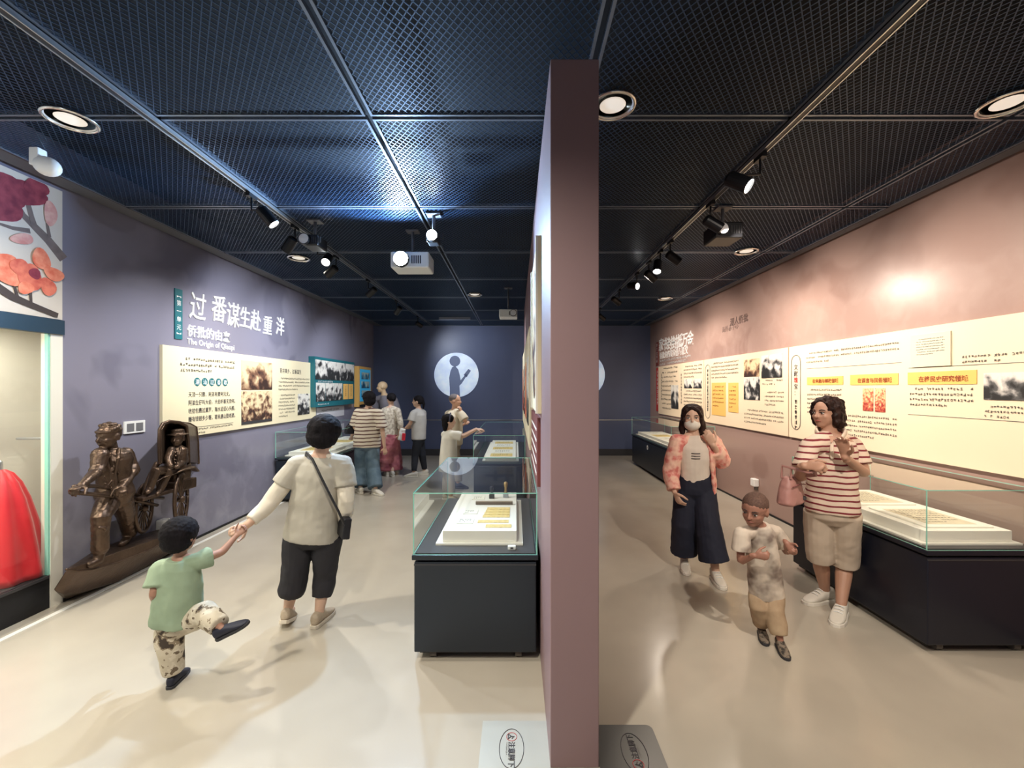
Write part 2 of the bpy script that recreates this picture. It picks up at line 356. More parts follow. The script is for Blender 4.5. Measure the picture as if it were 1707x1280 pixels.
# projectors
M['proj_lens'] = mat('projector_beam_lens', (.9,.95,1), .2, emit=220, ecol=(.75,.88,1))
def projector(c, wd, dp, ht, label, body, lens_on, pole=True, power=0, lx=-.3, facing=-1, lr=1):
    c = Vector(c); t = empty('projector', c, label, 'projector', 'ceiling projectors')
    MB().box(c.x-wd/2, c.x+wd/2, c.y-dp/2, c.y+dp/2, c.z-ht/2, c.z+ht/2).build('case', body, t, bevel=.012)
    if pole:
        MB().tube([c+Vector((0,0,ht/2-.005)), Vector((c.x, c.y, ZC-.01))], .014, 10, dome=False).build('hanger_pole', M['strip'], t, smooth=True)
        MB().box(c.x-.06, c.x+.06, c.y-.05, c.y+.05, ZC-.018, ZC-.006).build('ceiling_plate', M['strip'], t)
    lp = c+Vector((wd*lx, facing*dp/2, 0)); R = aim((0, facing, 0))
    MB().lathe([(.05*lr, .02), (.05*lr, -.03), (.045*lr, -.035), (.043*lr, -.01)], lp, 20, R).build('lens_barrel', M['track'], t)
    MB().lathe([(.003, -.018), (.042*lr, -.018), (.044*lr, -.03), (.003, -.034)], lp, 20, R).build('lens', M['proj_lens'] if lens_on else M['lens_off'], t)
    for k in range(5): MB().box(c.x+wd*.05+k*.02, c.x+wd*.05+k*.02+.01, c.y+facing*dp/2-.004, c.y+facing*dp/2+.004, c.z-ht*.25, c.z+ht*.25).build('vent_slot', M['deck'], t)
    if power:
        spot_light(t, lp+Vector((0, facing*.07, 0)), (0, facing, .06), power, (.42,.66,1), 165, .5, .04)
pj = mat('projector_white', (.72,.74,.72), .4)
projector((-1.0, 4.15, 2.86), .36, .26, .15, 'white ceiling projector with dazzling lens over the left aisle', pj, True, power=330, lx=-.21, lr=1.5)
projector((-.115, 6.5, 2.77), .27, .24, .12, 'small white projector hanging near the far partition', pj, False, lx=.28)
bk = mat('projector_black', (.012,.013,.016), .45)
projector((1.75, 3.62, 2.95), .23, .24, .13, 'black projector on a short pole beside the right track', bk, False)
projector((-1.83, 3.9, 2.97), .14, .2, .1, 'black projector on a short pole beside the left track', bk, False)
projector((-.72, 3.75, 2.96), .1, .12, .1, 'small black camera-like projector above the dazzling one', bk, True, lx=0)

d = empty('wifi_antenna', (-2.99, 2.73, ZC-.12), 'white rounded wireless device under the ceiling above the flower banner', 'antenna')
c = Vector((-2.99, 2.73, ZC-.115))
MB().ell(c, (.085, .05, .06), Matrix.Rotation(.35, 3, 'Y'), 20).build('shell', M['white'], d, smooth=True)
MB().box(c.x-.09, c.x-.03, c.y-.03, c.y+.03, c.z, ZC-.003).build('bracket', M['white'], d, bevel=.008)

# ------------------------------------------------------------------ lettering and print helpers
class Plane:                                            # local u (reading direction), v (up), n (towards the viewer)
    def __init__(s, o, u, v): s.o = Vector(o); s.u = Vector(u); s.v = Vector(v); s.n = s.u.cross(s.v); s.R = Matrix((s.u, s.v, s.n)).transposed()
    def __call__(s, a, b, c=0): return s.o+s.u*a+s.v*b+s.n*c
    def rect(s, a0, a1, b0, b1, c0, c1): return MB().prism([s(a0,b0,c0), s(a1,b0,c0), s(a1,b1,c0), s(a0,b1,c0)], s.n*(c1-c0))
WL = Plane((XL, 0, 0), (0,1,0), (0,0,1)); WR = Plane((XR, 0, 0), (0,-1,0), (0,0,1))
PL = Plane((.15, 0, 0), (0,-1,0), (0,0,1)); WB = Plane((0, YB, 0), (1,0,0), (0,0,1)); FLR = Plane((0,0,0), (1,0,0), (0,1,0))
def wl(px, py): y = F*(-XL)/(CX-px); return y, EYE-(py-CY)*y/F
def wr(px, py): y = F*XR/(px-CX); return -y, EYE-(py-CY)*y/F
def text(body, pl, a, b, c, size, m, parent, name='lettering', extr=.001, rot=0, align='LEFT', space=1, shear=0, fat=0, sx=1):
    cu = bpy.data.curves.new(name, 'FONT'); cu.body = body; cu.size = size; cu.extrude = extr; cu.align_x = align; cu.align_y = 'BOTTOM_BASELINE'
    cu.space_character = space; cu.shear = shear; cu.offset = fat; cu.resolution_u = 2
    o = bpy.data.objects.new(name, cu); C.objects.link(o)
    dg = bpy.context.evaluated_depsgraph_get(); me = bpy.data.meshes.new_from_object(o.evaluated_get(dg)); bpy.data.objects.remove(o)
    R2 = Matrix.Rotation(rot, 3, 'Z') @ Matrix.Diagonal((sx, 1, 1)); off = wloc(parent) if parent else Vector()
    for v in me.vertices: v.co = pl(a, b, c)+pl.R@(R2@v.co)-off
    me.materials.clear(); me.materials.append(m); me.name = name
    o = bpy.data.objects.new(name, me); C.objects.link(o); o.parent = parent
    if len(body) > 1: o['kind'] = 'stuff'
    return o
def rows(pl, a0, a1, b_top, n, pitch, h, m, parent, name='text_block', c=.003, last=.6, ind=1):   # small print too fine to read: tiny strokes in rows of cells
    mb = MB(); cw = h*1.12
    for r in range(n):
        x = a0+(cw*2*ind if r == 0 else 0); xe = a1 if r < n-1 else a0+(a1-a0)*last; b = b_top-r*pitch-h
        while x+cw < xe:
            if rnd.random() > .06:
                for k in range(4):
                    if rnd.random() < .55:
                        yy = b+h*rnd.uniform(.05, .9); xa = x+h*rnd.uniform(0, .3); xb = x+h*rnd.uniform(.6, .95); t = h*.095
                        q = [(xa, yy-t), (xb, yy-t), (xb, yy+t), (xa, yy+t)]
                    else:
                        xx = x+h*rnd.uniform(.1, .85); ya = b+h*rnd.uniform(0, .3); yb = b+h*rnd.uniform(.6, 1); t = h*.095
                        q = [(xx-t, ya), (xx+t, ya), (xx+t, yb), (xx-t, yb)]
                    mb.add([pl(u, v, c) for u, v in q], [(0,1,2,3)])
            x += cw
    o = bpy.data.objects.new(name, mb.mesh(name, m, wloc(parent), fix=False)); C.objects.link(o); o.parent = parent; o['kind'] = 'stuff'; return o
def colrows(pl, a, b_top, b_bot, h, m, parent, c=.003, name='vertical_text'):
    n = int((b_top-b_bot)/(h*1.2)); mb = MB()
    for r in range(n):
        b = b_top-(r+1)*h*1.2
        for k in range(6):
            if k % 2: yy = b+h*rnd.uniform(.05,.9); q = [(a-h*.4, yy-h*.06), (a+h*.4, yy-h*.06), (a+h*.4, yy+h*.06), (a-h*.4, yy+h*.06)]
            else: xx = a+h*rnd.uniform(-.35,.35); q = [(xx-h*.06, b), (xx+h*.06, b), (xx+h*.06, b+h*.9), (xx-h*.06, b+h*.9)]
            mb.add([pl(u, v, c) for u, v in q], [(0,1,2,3)])
    o = bpy.data.objects.new(name, mb.mesh(name, m, wloc(parent), fix=False)); C.objects.link(o); o.parent = parent; o['kind'] = 'stuff'; return o
PH = {}
def photo(seed, tone='bw', scale=9):
    k = (seed, tone, scale)
    if k not in PH:
        st = {'bw': [(.40,(.02,.02,.02)), (.47,(.10,.10,.10)), (.53,(.42,.40,.38)), (.62,(.72,.70,.64))],
              'sepia': [(.38,(.04,.02,.016)), (.46,(.20,.10,.06)), (.53,(.45,.32,.19)), (.62,(.70,.58,.36))],
              'red': [(.35,(.30,.03,.03)), (.5,(.75,.2,.1)), (.62,(.9,.55,.3))],
              'blue': [(.35,(.02,.06,.14)), (.5,(.05,.28,.45)), (.65,(.6,.75,.7))]}[tone]
        PH[k] = noise_mat('printed_photo_%s_%d' % (tone, seed), st, scale*1.25, 9, .5, seed, distort=.25)
        nt = PH[k].node_tree; tx = [n for n in nt.nodes if n.type == 'TEX_NOISE'][0]; rp_ = [n for n in nt.nodes if n.type == 'VALTORGB'][0]; tc = [n for n in nt.nodes if n.type == 'TEX_COORD'][0]
        sp = nt.nodes.new('ShaderNodeSeparateXYZ'); nt.links.new(tc.outputs['Generated'], sp.inputs[0]); ma = nt.nodes.new('ShaderNodeMath'); ma.operation = 'MULTIPLY_ADD'; ma.inputs[1].default_value = .26; nt.links.new(sp.outputs['Z'], ma.inputs[0])
        sb_ = nt.nodes.new('ShaderNodeMath'); sb_.operation = 'SUBTRACT'; sb_.inputs[1].default_value = .12; nt.links.new(tx.outputs['Fac'], sb_.inputs[0]); nt.links.new(sb_.outputs[0], ma.inputs[2]); nt.links.new(ma.outputs[0], rp_.inputs[0])
    return PH[k]
def pic(pl, a0, a1, b0, b1, parent, m, c0=.0, c1=.006, name='printed_photo'):
    return pl.rect(min(a0,a1), max(a0,a1), b0, b1, c0, c1).build(name, m, parent)
def disc(pl, a, b, r, c0, c1, m, parent, name, ry=None, n=32):
    ry = ry or r
    return MB().prism([pl(a+r*math.cos(2*math.pi*k/n), b+ry*math.sin(2*math.pi*k/n), c0) for k in range(n)], pl.n*(c1-c0)).build(name, m, parent)

# ------------------------------------------------------------------ left wall: title, boards, screens
t = empty('wall_title', (XL, 4.5, 2.2), 'white Chinese wall title above the cream board on the blue-grey wall', 'lettering')
chars = '过番谋生赴重洋'
pos = [(328, 529, .27), (363, 532, .28), (387, 541, .27), (407, 543, .24), (425, 548, .25), (445, 555, .24), (466, 556, .24)]
for ch, (px, py, sz) in zip(chars, pos):
    a, b = wl(px, py); text(ch, WL, a, b, .004, sz*1.2, M['letter'], t, 'title_character', .006, align='CENTER', shear=.12, fat=.002, sx=.78)
a, b = wl(311, 556); text('侨批的由来', WL, a, b-.012, .004, .135, M['letter'], t, 'subtitle', .004, fat=.0015, sx=1.02)
a, b = wl(311, 573); text('The Origin of Qiaopi', WL, a, b, .004, .09, M['letter'], t, 'english_subtitle', .003, fat=.0005)
tg = empty('unit_tag', (XL, 4.42, 2.15), 'narrow teal unit tag left of the white wall title', 'tag')
a0, b1 = wl(290, 480); a1, b0 = wl(302.5, 566)
pic(WL, a0, a1, b0, b1, tg, M['teal'], 0, .012, 'tag_board')
for i, ch in enumerate('【第一单元】'):
    text({'【':'︻','】':'︼'}.get(ch, ch), WL, (a0+a1)/2, b1-.085-i*.083, .013, .062, M['letter'], tg, 'tag_character', .001, align='CENTER')

bd = empty('text_board', (XL, 4.2, 1.14), 'long cream text board with two old photos on the blue-grey wall', 'text board')
pic(WL, 4.2, 7.42, 1.137, 2.078, bd, M['cream'], 0, .03, 'board')
Wl = Plane((XL+.03, 0, 0), (0,1,0), (0,0,1))
rows(Wl, 4.42, 5.3, 1.98, 3, .062, .032, M['greyink'], bd)
for i, ch in enumerate('潮汕过番歌'):
    disc(Wl, 4.655+i*.112, 1.72, .045, 0, .004, M['teal'], bd, 'heading_disc', n=20)
    text(ch, Wl, 4.655+i*.112, 1.695, .005, .062, M['letter'], bd, 'heading_character', .0005, align='CENTER')
for i, s_ in enumerate(['天顶一只鹅，阿弟有妻阿兄无。', '阿弟生仔叫大伯，大伯听着无奈何。', '收拾包裹过暹罗，海水迢迢心头酸，', '赚有钱银多少寄，寄来唐山娶老婆。']):
    text(s_, Wl, 4.53, 1.56-i*.088, .002, .06, M['ink'], bd, 'verse_line', .0005, sx=.82)
MB().prism([Wl(4.45,1.225+.0,.0), Wl(5.25,1.225,.0), Wl(5.25,1.229,.0), Wl(4.45,1.229,.0)], Wl.n*.002).build('rule_line', M['greyink'], bd)
rows(Wl, 4.48, 5.25, 1.215, 2, .04, .022, M['greyink'], bd, last=.4)
a0 = 5.405; a1 = 6.08
pic(Wl, a0, a1, 1.63, 2.005, bd, photo(1, 'sepia', 5)); pic(Wl, a0, a1, 1.22, 1.61, bd, photo(2, 'sepia', 11)); pic(Wl, a0, a1, 1.185, 1.22, bd, M['deck'], name='caption_strip')
text('背井离乡，过番谋生', Wl, 6.28, 1.88, .002, .078, M['ink'], bd, 'heading', .0005, sx=.9)
rows(Wl, 6.25, 7.2, 1.81, 4, .055, .026, M['greyink'], bd); rows(Wl, 6.25, 6.72, 1.56, 7, .052, .026, M['greyink'], bd)
pic(Wl, 6.80, 7.18, 1.22, 1.56, bd, photo(3, 'bw', 10))

sg = empty('photo_lightbox', (XL, 7.25, 1.33), 'teal framed board of black and white photos right of the cream board', 'photo board')
a0, a1, b0, b1 = 7.22, 9.0, 1.325, 2.19
pic(WL, a0, a1, b0, b1, sg, M['teal'], 0, .10, 'board')
Wt = Plane((XL+.10, 0, 0), (0,1,0), (0,0,1))
pic(Wt, a0+.03, a1-.03, 1.80, 2.14, sg, photo(4, 'bw', 6)); rows(Wt, a0+.05, a0+1.2, 1.785, 1, .04, .03, M['letter'], sg)
for k in range(3): pic(Wt, a0+.05+k*.37, a0+.40+k*.37, 1.42, 1.745, sg, photo(5+k, 'bw', 8))
for k in range(2): pic(Wt, a0+1.20+k*.27, a0+1.43+k*.27, 1.43, 1.735, sg, M['orange'], name='orange_slip'); colrows(Wt, a0+1.315+k*.27, 1.70, 1.46, .035, M['ink'], sg, .007)
rows(Wt, a0+.05, a0+.9, 1.385, 1, .04, .03, M['letter'], sg)
cp = empty('caption_label', (XL, 7.4, 1.15), 'pale caption label under the teal photo board', 'label')
pic(WL, 7.5, 8.7, 1.10, 1.30, cp, mat('pale_grey_label', (.55,.54,.58), .6), 0, .006, 'label_board'); rows(Plane((XL+.006,0,0),(0,1,0),(0,0,1)), 7.6, 8.5, 1.27, 2, .08, .04, M['greyink'], cp, last=.4)
sb = empty('screen_box', (XL, 9.3, 1.3), 'orange sided box with blue screen on the wall beyond the teal board', 'screen')
MB().box(XL, XL+.1, 9.25, 10.05, 1.24, 2.13).build('cabinet', M['orange'], sb, bevel=.006)
MB().box(XL+.1, XL+.106, 9.32, 9.98, 1.36, 2.07).build('screen', mat('screen_blue', (.03,.25,.45), .2, emit=.5), sb)
for k in range(3): MB().box(XL+.106, XL+.109, 9.4, 9.9, 1.45+k*.2, 1.6+k*.2).build('screen_picture', photo(8+k, 'blue', 6), sb)
MB().box(XL+.1, XL+.12, 9.3, 10.0, 1.24, 1.29).build('screen_ledge', M['kick'], sb)

sw = empty('switch_plate', (XL, 3.9, 1.3), 'white double switch plate above the bronze relief', 'switch')
a0, b1 = wl(205, 703); a1, b0 = wl(240, 719.5)
pic(WL, a0, a1, b0, b1, sw, M['white'], 0, .012, 'plate')
for k in range(2): pic(WL, a0+.025+k*.093, a0+.095+k*.093, b0+.02, b1-.02, sw, mat('grey_rocker', (.16,.16,.17), .4), .012, .016, 'rocker')
for X, y, s_, lb in ((XL, 4.2, 1, 'small white socket box low on the wall behind the rickshaw wheel'), (XR, 5.85, -1, 'small white socket box low on the pink wall behind the boy')):
    z = .31 if s_ > 0 else .36
    e = empty('socket_box', (X, y, z), lb, 'socket', 'white socket boxes')
    MB().box(min(X, X+s_*.07), max(X, X+s_*.07), y-.05, y+.05, z-.05, z+.055).build('case', M['white'], e, bevel=.012)
    MB().box(min(X, X+s_*.03), max(X, X+s_*.03), y-.02, y+.02, z-.1, z-.05).build('cable_boot', M['greyink'], e)

# ------------------------------------------------------------------ right wall: title and boards
t = empty('wall_title', (XR, 9, 2.5), 'white Chinese wall title above the far end of the pink wall boards', 'lettering')
for ch, px, py in zip('家书封封抵万金', (1102, 1109, 1116.5, 1124.5, 1133, 1141.5, 1150.5), (583, 582, 581, 579.5, 577.5, 576, 574)):
    a, b = wr(px, py); text(ch, WR, a, b, .004, .30, M['letter'], t, 'title_character', .006, align='CENTER', shear=.12, fat=.004)
a, b = wr(1100, 598); text('侨批的档案价值与意义', WR, a, b, .004, .17, M['letter'], t, 'subtitle', .004, sx=.95)
rows(WR, a, a+1.75, b-.03, 2, .075, .05, M['letter'], t, 'small_subtitle', .004, last=.9, ind=0)
ut = empty('unit_tag', (XR, 9.95, 2.2), 'thin dark red unit tag beside the white title on the pink wall', 'tag')
pic(WR, -10.05, -9.88, 2.17, 2.72, ut, mat('dark_red_print', (.16,.03,.025), .5), 0, .012, 'tag_board'); colrows(WR, -9.965, 2.7, 2.2, .075, M['letter'], ut, .013)
ut = empty('side_strip', (XR, 9.95, 1.1), 'narrow red strip with vertical text at the far end of the pink wall boards', 'strip')
pic(WR, -10.0, -9.83, 1.12, 2.12, ut, M['redink'], 0, .02, 'strip_board'); colrows(WR, -9.915, 2.08, 1.2, .075, M['letter'], ut, .021)
Wr = Plane((XR-.03, 0, 0), (0,-1,0), (0,0,1))
def wr2(px, py): y = F*(XR-.03)/(px-CX); return -y, EYE-(py-CY)*y/F
def rboard(y0, y1, label):
    e = empty('text_board', (XR, (y0+y1)/2, 1.07), label, 'text board', 'cream boards along the pink wall')
    pic(WR, -y1, -y0, 1.07, 2.14, e, M['creamr'], 0, .03, 'board'); return e
def rr(e, x0, x1, y_top, n, pitch_px, h_px, m=None, **k):    # rows measured on the photograph, placed on the board
    a0, b = wr2(x0, y_top); a1, _ = wr2(x1, y_top); sc = -wr2((x0+x1)/2, 0)[0]/F
    rows(Wr, a0, a1, b, n, pitch_px*sc, h_px*sc, m or M['greyink'], e, **k)
def rp(e, x0, y0, x1, y1, m, name='printed_photo', c1=.006):
    a0, bt = wr2(x0, y0); a1, bb = wr2(x1, y1); _, bt2 = wr2(x1, y0)
    return pic(Wr, a0, a1, bb, bt, e, m, 0, c1, name)
# far board
e1 = rboard(7.46, 9.82, 'far cream board with sketches and vertical headings on the pink wall')
rr(e1, 1104, 1130, 613, 10, 7.6, 3.2); rr(e1, 1140, 1171, 610, 4, 6, 3)
for x0, x1 in ((1141, 1154), (1156, 1170)): rp(e1, x0, 632, x1, 647, photo(11+x0, 'bw', 9))
rp(e1, 1119, 642, 1131, 682, photo(14, 'bw', 4), 'printed_letter'); rr(e1, 1140, 1171, 650, 6, 6, 3)
for x in (1103, 1136): a, b = wr2(x, 622); colrows(Wr, a, b, b-.6, .05, M['ink'], e1)
# middle board
e2 = rboard(5.14, 7.44, 'middle cream board with orange letters and two old photos on the pink wall')
def outline(e, x, y0, y1, wpx):
    a, bt = wr2(x, y0); _, bb = wr2(x, y1); hw = wpx*(-a)**2/(F*XR)/2; pts = []
    for sgn, bc in ((1, bt-hw), (-1, bb+hw)):
        for k in range(9): an = math.pi*k/8 if sgn > 0 else math.pi+math.pi*k/8; pts.append((a+hw*math.cos(an), bc+hw*math.sin(an)))
    mb = MB(); mb.tube([Wr(u, v, .002) for u, v in pts+pts[:1]], .004, 6, dome=False); mb.build('heading_outline', M['greyink'], e)
outline(e2, 1180, 608, 697, 8); a, b = wr2(1180, 614); colrows(Wr, a, b, b-.75, .055, M['ink'], e2)
rr(e2, 1186, 1233, 605, 5, 6.2, 3.2)
for x0, y0, x1, y1 in ((1187, 638, 1210, 694), (1214.5, 638, 1231, 688)):
    rp(e2, x0, y0, x1, y1, M['orange'], 'orange_letter'); a0, b = wr2(x0+2, y0+5); a1, _ = wr2(x1-2, y0); rows(Wr, a0, a1, b, 6, .062, .03, mat('brown_ink', (.35,.13,.03), .7), e2, c=.008)
rp(e2, 1240.5, 600, 1266, 627, photo(21, 'sepia', 9)); rp(e2, 1240.5, 629, 1267, 667, photo(22, 'bw', 8)); rp(e2, 1270, 593, 1304, 629, photo(23, 'bw', 7))
rr(e2, 1271, 1309, 633, 2, 6, 3); rr(e2, 1275, 1309, 652, 4, 7, 3.4); rr(e2, 1241, 1309, 681, 4, 7, 3.4)
# near board
e3 = rboard(1.2, 5.12, 'near cream board with three orange headings behind the striped-shirt visitor')
outline(e3, 1327, 592, 716, 15)
a, b = wr2(1327, 610)
for i, ch in enumerate('文献瑰宝：'): text(ch, Wr, a, b-.04-i*.075, .002, .068, M['ink'] if i not in (2,) else M['redink'], e3, 'heading_character', .0005, align='CENTER', fat=.001)
colrows(Wr, a, b-.38, b-.80, .05, M['ink'], e3)
rr(e3, 1344, 1500, 588, 3, 8.5, 3.6, last=.3)
for x0, x1, yt, yb, s_ in ((1346, 1406, 627, 641, '在金融与邮政领域'), (1418, 1498, 623, 641, '在语言与民俗领域'), (1514, 1629, 619, 640, '在移民史研究领域')):
    rp(e3, x0, yt+2, x1, yb, M['orange'], 'heading_banner', .005)
    a, b = wr2((x0+x1)/2, yb); a0, _ = wr2(x0, yb); a1, _ = wr2(x1, yb); text(s_, Wr, a, b+.022, .007, (a1-a0)/11.2, mat('brown_heading_ink', (.30,.07,.02), .6), e3, 'heading', .0005, align='CENTER', fat=.001)
rr(e3, 1346, 1405, 648, 6, 7.8, 3.6); rr(e3, 1408, 1496, 690, 5, 8.5, 3.8); rr(e3, 1517, 1628, 646, 4, 9.2, 4.6)
rp(e3, 1439, 647, 1456, 685, photo(31, 'red', 30), 'red_letter'); rp(e3, 1459.5, 647, 1476, 687, photo(32, 'red', 40), 'red_letter')
doc = rp(e3, 1521, 560, 1587, 609, mat('ivory_certificate', (.62,.60,.46), .6), 'certificate', .012); a0, b = wr2(1530, 566); a1, _ = wr2(1580, 566); rows(Wr, a0, a1, b, 7, .02, .009, M['ink'], e3, c=.013)
rr(e3, 1604, 1720, 593, 2, 9, 4.6, ind=0); rp(e3, 1641, 622, 1725, 668, photo(33, 'bw', 7)); rr(e3, 1641, 1720, 675, 3, 8.5, 4.4)
for px0, px1, py in ((1345, 1503, 615), (1515, 1720, 614), (1514, 1720, 691)):
    a0, b = wr2(px0, py-(.0)); a1, _ = wr2(px1, py); MB().prism([Wr(a0,b,0), Wr(a1,b,0), Wr(a1,b+.004,0), Wr(a0,b+.004,0)], Wr.n*.002).build('rule_line', M['greyink'], e3)
e4 = empty('wall_caption', (XR, 6.5, 2.6), 'small grey Chinese lettering high on the pink wall', 'lettering')
a, b = wr(1217, 543); text('潮人侨批', WR, a, b, .003, .13, mat('brown_letters', (.14,.09,.08), .6), e4, 'lettering', .002)
a, b = wr(1204, 554); text('海外赤子心', WR, a, b, .003, .10, mat('taupe_letters', (.25,.17,.15), .6), e4, 'lettering', .002)

# ------------------------------------------------------------------ partition boards (left face), back wall moons
e = empty('partition_board', (.15, 2.9, 1.5), 'tall cream framed board on the near part of the partition', 'text board')
pic(PL, -3.35, -2.52, 1.5, 2.55, e, M['cream'], 0, .022, 'board')
MB().prism([PL(-2.95+.27*math.cos(a_), 2.02+.44*math.sin(a_), .022) for a_ in [2*math.pi*k/20 for k in range(20)]], PL.n*.004).build('oval_picture', photo(41, 'sepia', 5), e)
for a0, a1, b0, b1 in ((-3.35,-3.31,1.5,2.55), (-2.56,-2.52,1.5,2.55)): pic(PL, a0, a1, b0, b1, e, M['paper'], .022, .034, 'frame_bar')
e = empty('partition_board', (.15, 2.9, .95), 'dark red picture board with white lines low on the partition', 'picture board')
pic(PL, -3.6, -2.6, 1.05, 1.47, e, mat('maroon_print', (.18,.05,.045), .5), 0, .02, 'board')
for k in range(5): pic(PL, -3.5, -2.7, 1.1+k*.07, 1.115+k*.07, e, M['paper'], .02, .022, 'white_line')
e = empty('partition_board', (.15, 5.6, 1.2), 'long pale board on the far part of the partition', 'text board')
pic(PL, -7.6, -3.8, 1.1, 2.2, e, M['cream'], 0, .03, 'board')
Pp = Plane((.12,0,0), (0,-1,0), (0,0,1))
for k in range(4): pic(Pp, -7.3+k*.9, -6.7+k*.9, 1.3, 1.95, e, photo(50+k, 'bw' if k % 2 else 'red', 6))
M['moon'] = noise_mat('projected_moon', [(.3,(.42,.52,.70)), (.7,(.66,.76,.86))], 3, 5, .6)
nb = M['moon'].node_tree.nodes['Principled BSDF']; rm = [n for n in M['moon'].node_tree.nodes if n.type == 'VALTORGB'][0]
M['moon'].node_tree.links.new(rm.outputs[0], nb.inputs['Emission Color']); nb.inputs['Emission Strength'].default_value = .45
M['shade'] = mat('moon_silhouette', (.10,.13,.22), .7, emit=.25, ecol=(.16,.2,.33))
def moon(x, z, r, label):  # moon image projected on the wall, its light put into a glowing disc
    e = empty('projected_moon_disc', (x, YB, z), label, 'projected image', 'projected moon images')
    disc(Plane((0,YB,0),(1,0,0),(0,0,1)), x, z, r, 0, .02, M['moon'], e, 'projection_disc', n=56)
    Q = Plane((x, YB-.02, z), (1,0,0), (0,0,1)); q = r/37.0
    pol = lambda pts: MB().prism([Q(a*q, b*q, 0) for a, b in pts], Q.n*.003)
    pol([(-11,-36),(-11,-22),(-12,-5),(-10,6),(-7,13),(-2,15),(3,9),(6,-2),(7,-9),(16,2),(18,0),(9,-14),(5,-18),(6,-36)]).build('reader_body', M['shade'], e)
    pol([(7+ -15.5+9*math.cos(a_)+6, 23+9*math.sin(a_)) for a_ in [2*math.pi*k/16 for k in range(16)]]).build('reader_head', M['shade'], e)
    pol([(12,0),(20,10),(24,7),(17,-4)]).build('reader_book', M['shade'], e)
moon((761-CX)*YB/F, 1.975, .545, 'projected pale blue moon with reading silhouette, a glowing disc on the back wall')
moon((970-CX)*YB/F, 1.975, .56, 'second projected moon, a pale glowing disc mostly hidden behind the partition end')

# ------------------------------------------------------------------ step warning plates
def plate(x0, x1, y0, y1, cx, cy, flip, label, rc=0, m=None):
    e = empty('floor_plate', ((x0+x1)/2, (y0+y1)/2, 0), label, 'floor plate', 'steel warning plates')
    pts = [(x0,y0), (x1,y0)]
    if rc: pts += [(x1-rc+rc*math.cos(a_), y1-rc+rc*math.sin(a_)) for a_ in (0,.4,.8,1.2,1.57)]+[(x0,y1)]
    else: pts += [(x1,y1),(x0,y1)]
    MB().prism([(a,b,0) for a,b in pts], (0,0,.006)).build('steel_sheet', m or M['steel'], e)
    Q = Plane((cx, cy, .006), (0,-1,0) if not flip else (0,1,0), (1,0,0) if not flip else (-1,0,0))
    MB().tube([Q(.108*math.cos(k*math.pi/18), .056*math.sin(k*math.pi/18), .001) for k in range(37)], .0016, 6, dome=False).build('oval_outline', M['ink'], e)
    MB().tube([Q(-.062+.024*math.cos(k*math.pi/12), .024*math.sin(k*math.pi/12), .001) for k in range(25)], .0012, 6, dome=False).build('red_circle', M['redink'], e)
    w_ = MB(); f_ = lambda a, b: w_.tube([Q(-.062+x_, y_, .0012) for x_, y_ in (a, b)], .002, 6)
    f_((0,.012),(-.002,-.002)); f_((-.002,-.002),(.01,-.014)); f_((-.002,-.002),(-.012,-.012)); f_((0,.008),(.012,.002)); f_((-.014,-.016),(.014,-.016)); w_.build('tripping_figure', M['ink'], e)
    text('注意脚下', Q, -.034, -.012, .001, .034, M['ink'], e, 'lettering', .0005, fat=.0006)
    rows(Q, -.03, .09, -.018, 1, .01, .007, M['greyink'], e, c=.001, ind=0)
plate(-.163, .15, 1.7, 2.115, -.02, 1.955, False, 'steel floor plate coloured as brightly lit, with oval step warning, left of the partition', m=mat('lit_tone_steel', (.46,.445,.39), .5, .25))  # same steel as the right plate, its bright lighting put into the colour
plate(.365, .66, 1.7, 2.09, .535, 1.93, True, 'dark reflecting steel floor plate with rounded corner, right of the partition', .03)

# ------------------------------------------------------------------ left niche with the red robe
M['niche'] = mat('niche_white', (.72,.69,.60), .7)
n = struct(MB().box(XL-ND-.05, XL-ND, NY0, 4.1, 0, 2.3).box(XL-ND, XL-.06, 4.05, 4.1, 0, 2.3).box(XL-ND, XL-.06, NY0-.05, NY0, 0, 2.3).box(XL-ND, XL-.06, NY0, 4.05, 2.17, 2.3).build('wall_niche', M['niche']))
cb = empty('niche_showcase', (XL-.3, 2, 0), 'full height glass niche with cream interior at the left edge', 'showcase')
MB().box(XL-ND, XL-.005, NY0, 4.05, 0, NZ0-.02).build('base_cabinet', M['kick'], cb)
MB().box(XL-ND, XL+.012, NY0, 3.2, NZ0-.02, NZ0).build('base_top', M['deck'], cb)
MB().box(XL-.045, XL+.02, NY0, 3.3, NZ1, 2.17).build('header', mat('dark_teal_metal', (.012,.035,.06), .4), cb)
MB().box(XL-.07, XL+.004, 3.215, 3.3, 0, NZ1).build('jamb', M['niche'], cb)
gp = MB().box(XL-.012, XL-.002, NY0+.02, 3.205, NZ0, NZ1); gp.m = [1 if i in (0,1,2,4) else 0 for i in range(6)]
gp.build('glass_pane', [M['glass'], M['gedge']], cb)
gp = MB().box(XL-.03, XL-.002, 3.203, 3.215, NZ0, NZ1).build('glass_edge_seal', M['gedge'], cb)
MB().box(XL-.5, XL-.44, NY0+.2, 3.6, 2.15, 2.168).build('strip_lamp', mat('niche_lamp', (1,.95,.85), .4, emit=6), cb)
l = bpy.data.lights.new('lamp', 'AREA'); l.shape = 'RECTANGLE'; l.size = .06; l.size_y = 3; l.energy = 48; l.color = (1,.93,.8)
lo = bpy.data.objects.new('lamp', l); C.objects.link(lo); lo.parent = cb; lo.location = Vector((XL-.47, 2.0, 2.14))-wloc(cb)
rb = empty('red_robe', (XL-.26, 3.12, NZ0), 'bright red draped robe on a stand inside the glass niche', 'robe')
M['redcloth'] = mat('red_silk', (.62,.01,.02), .45, sheen=.3)
rs = []
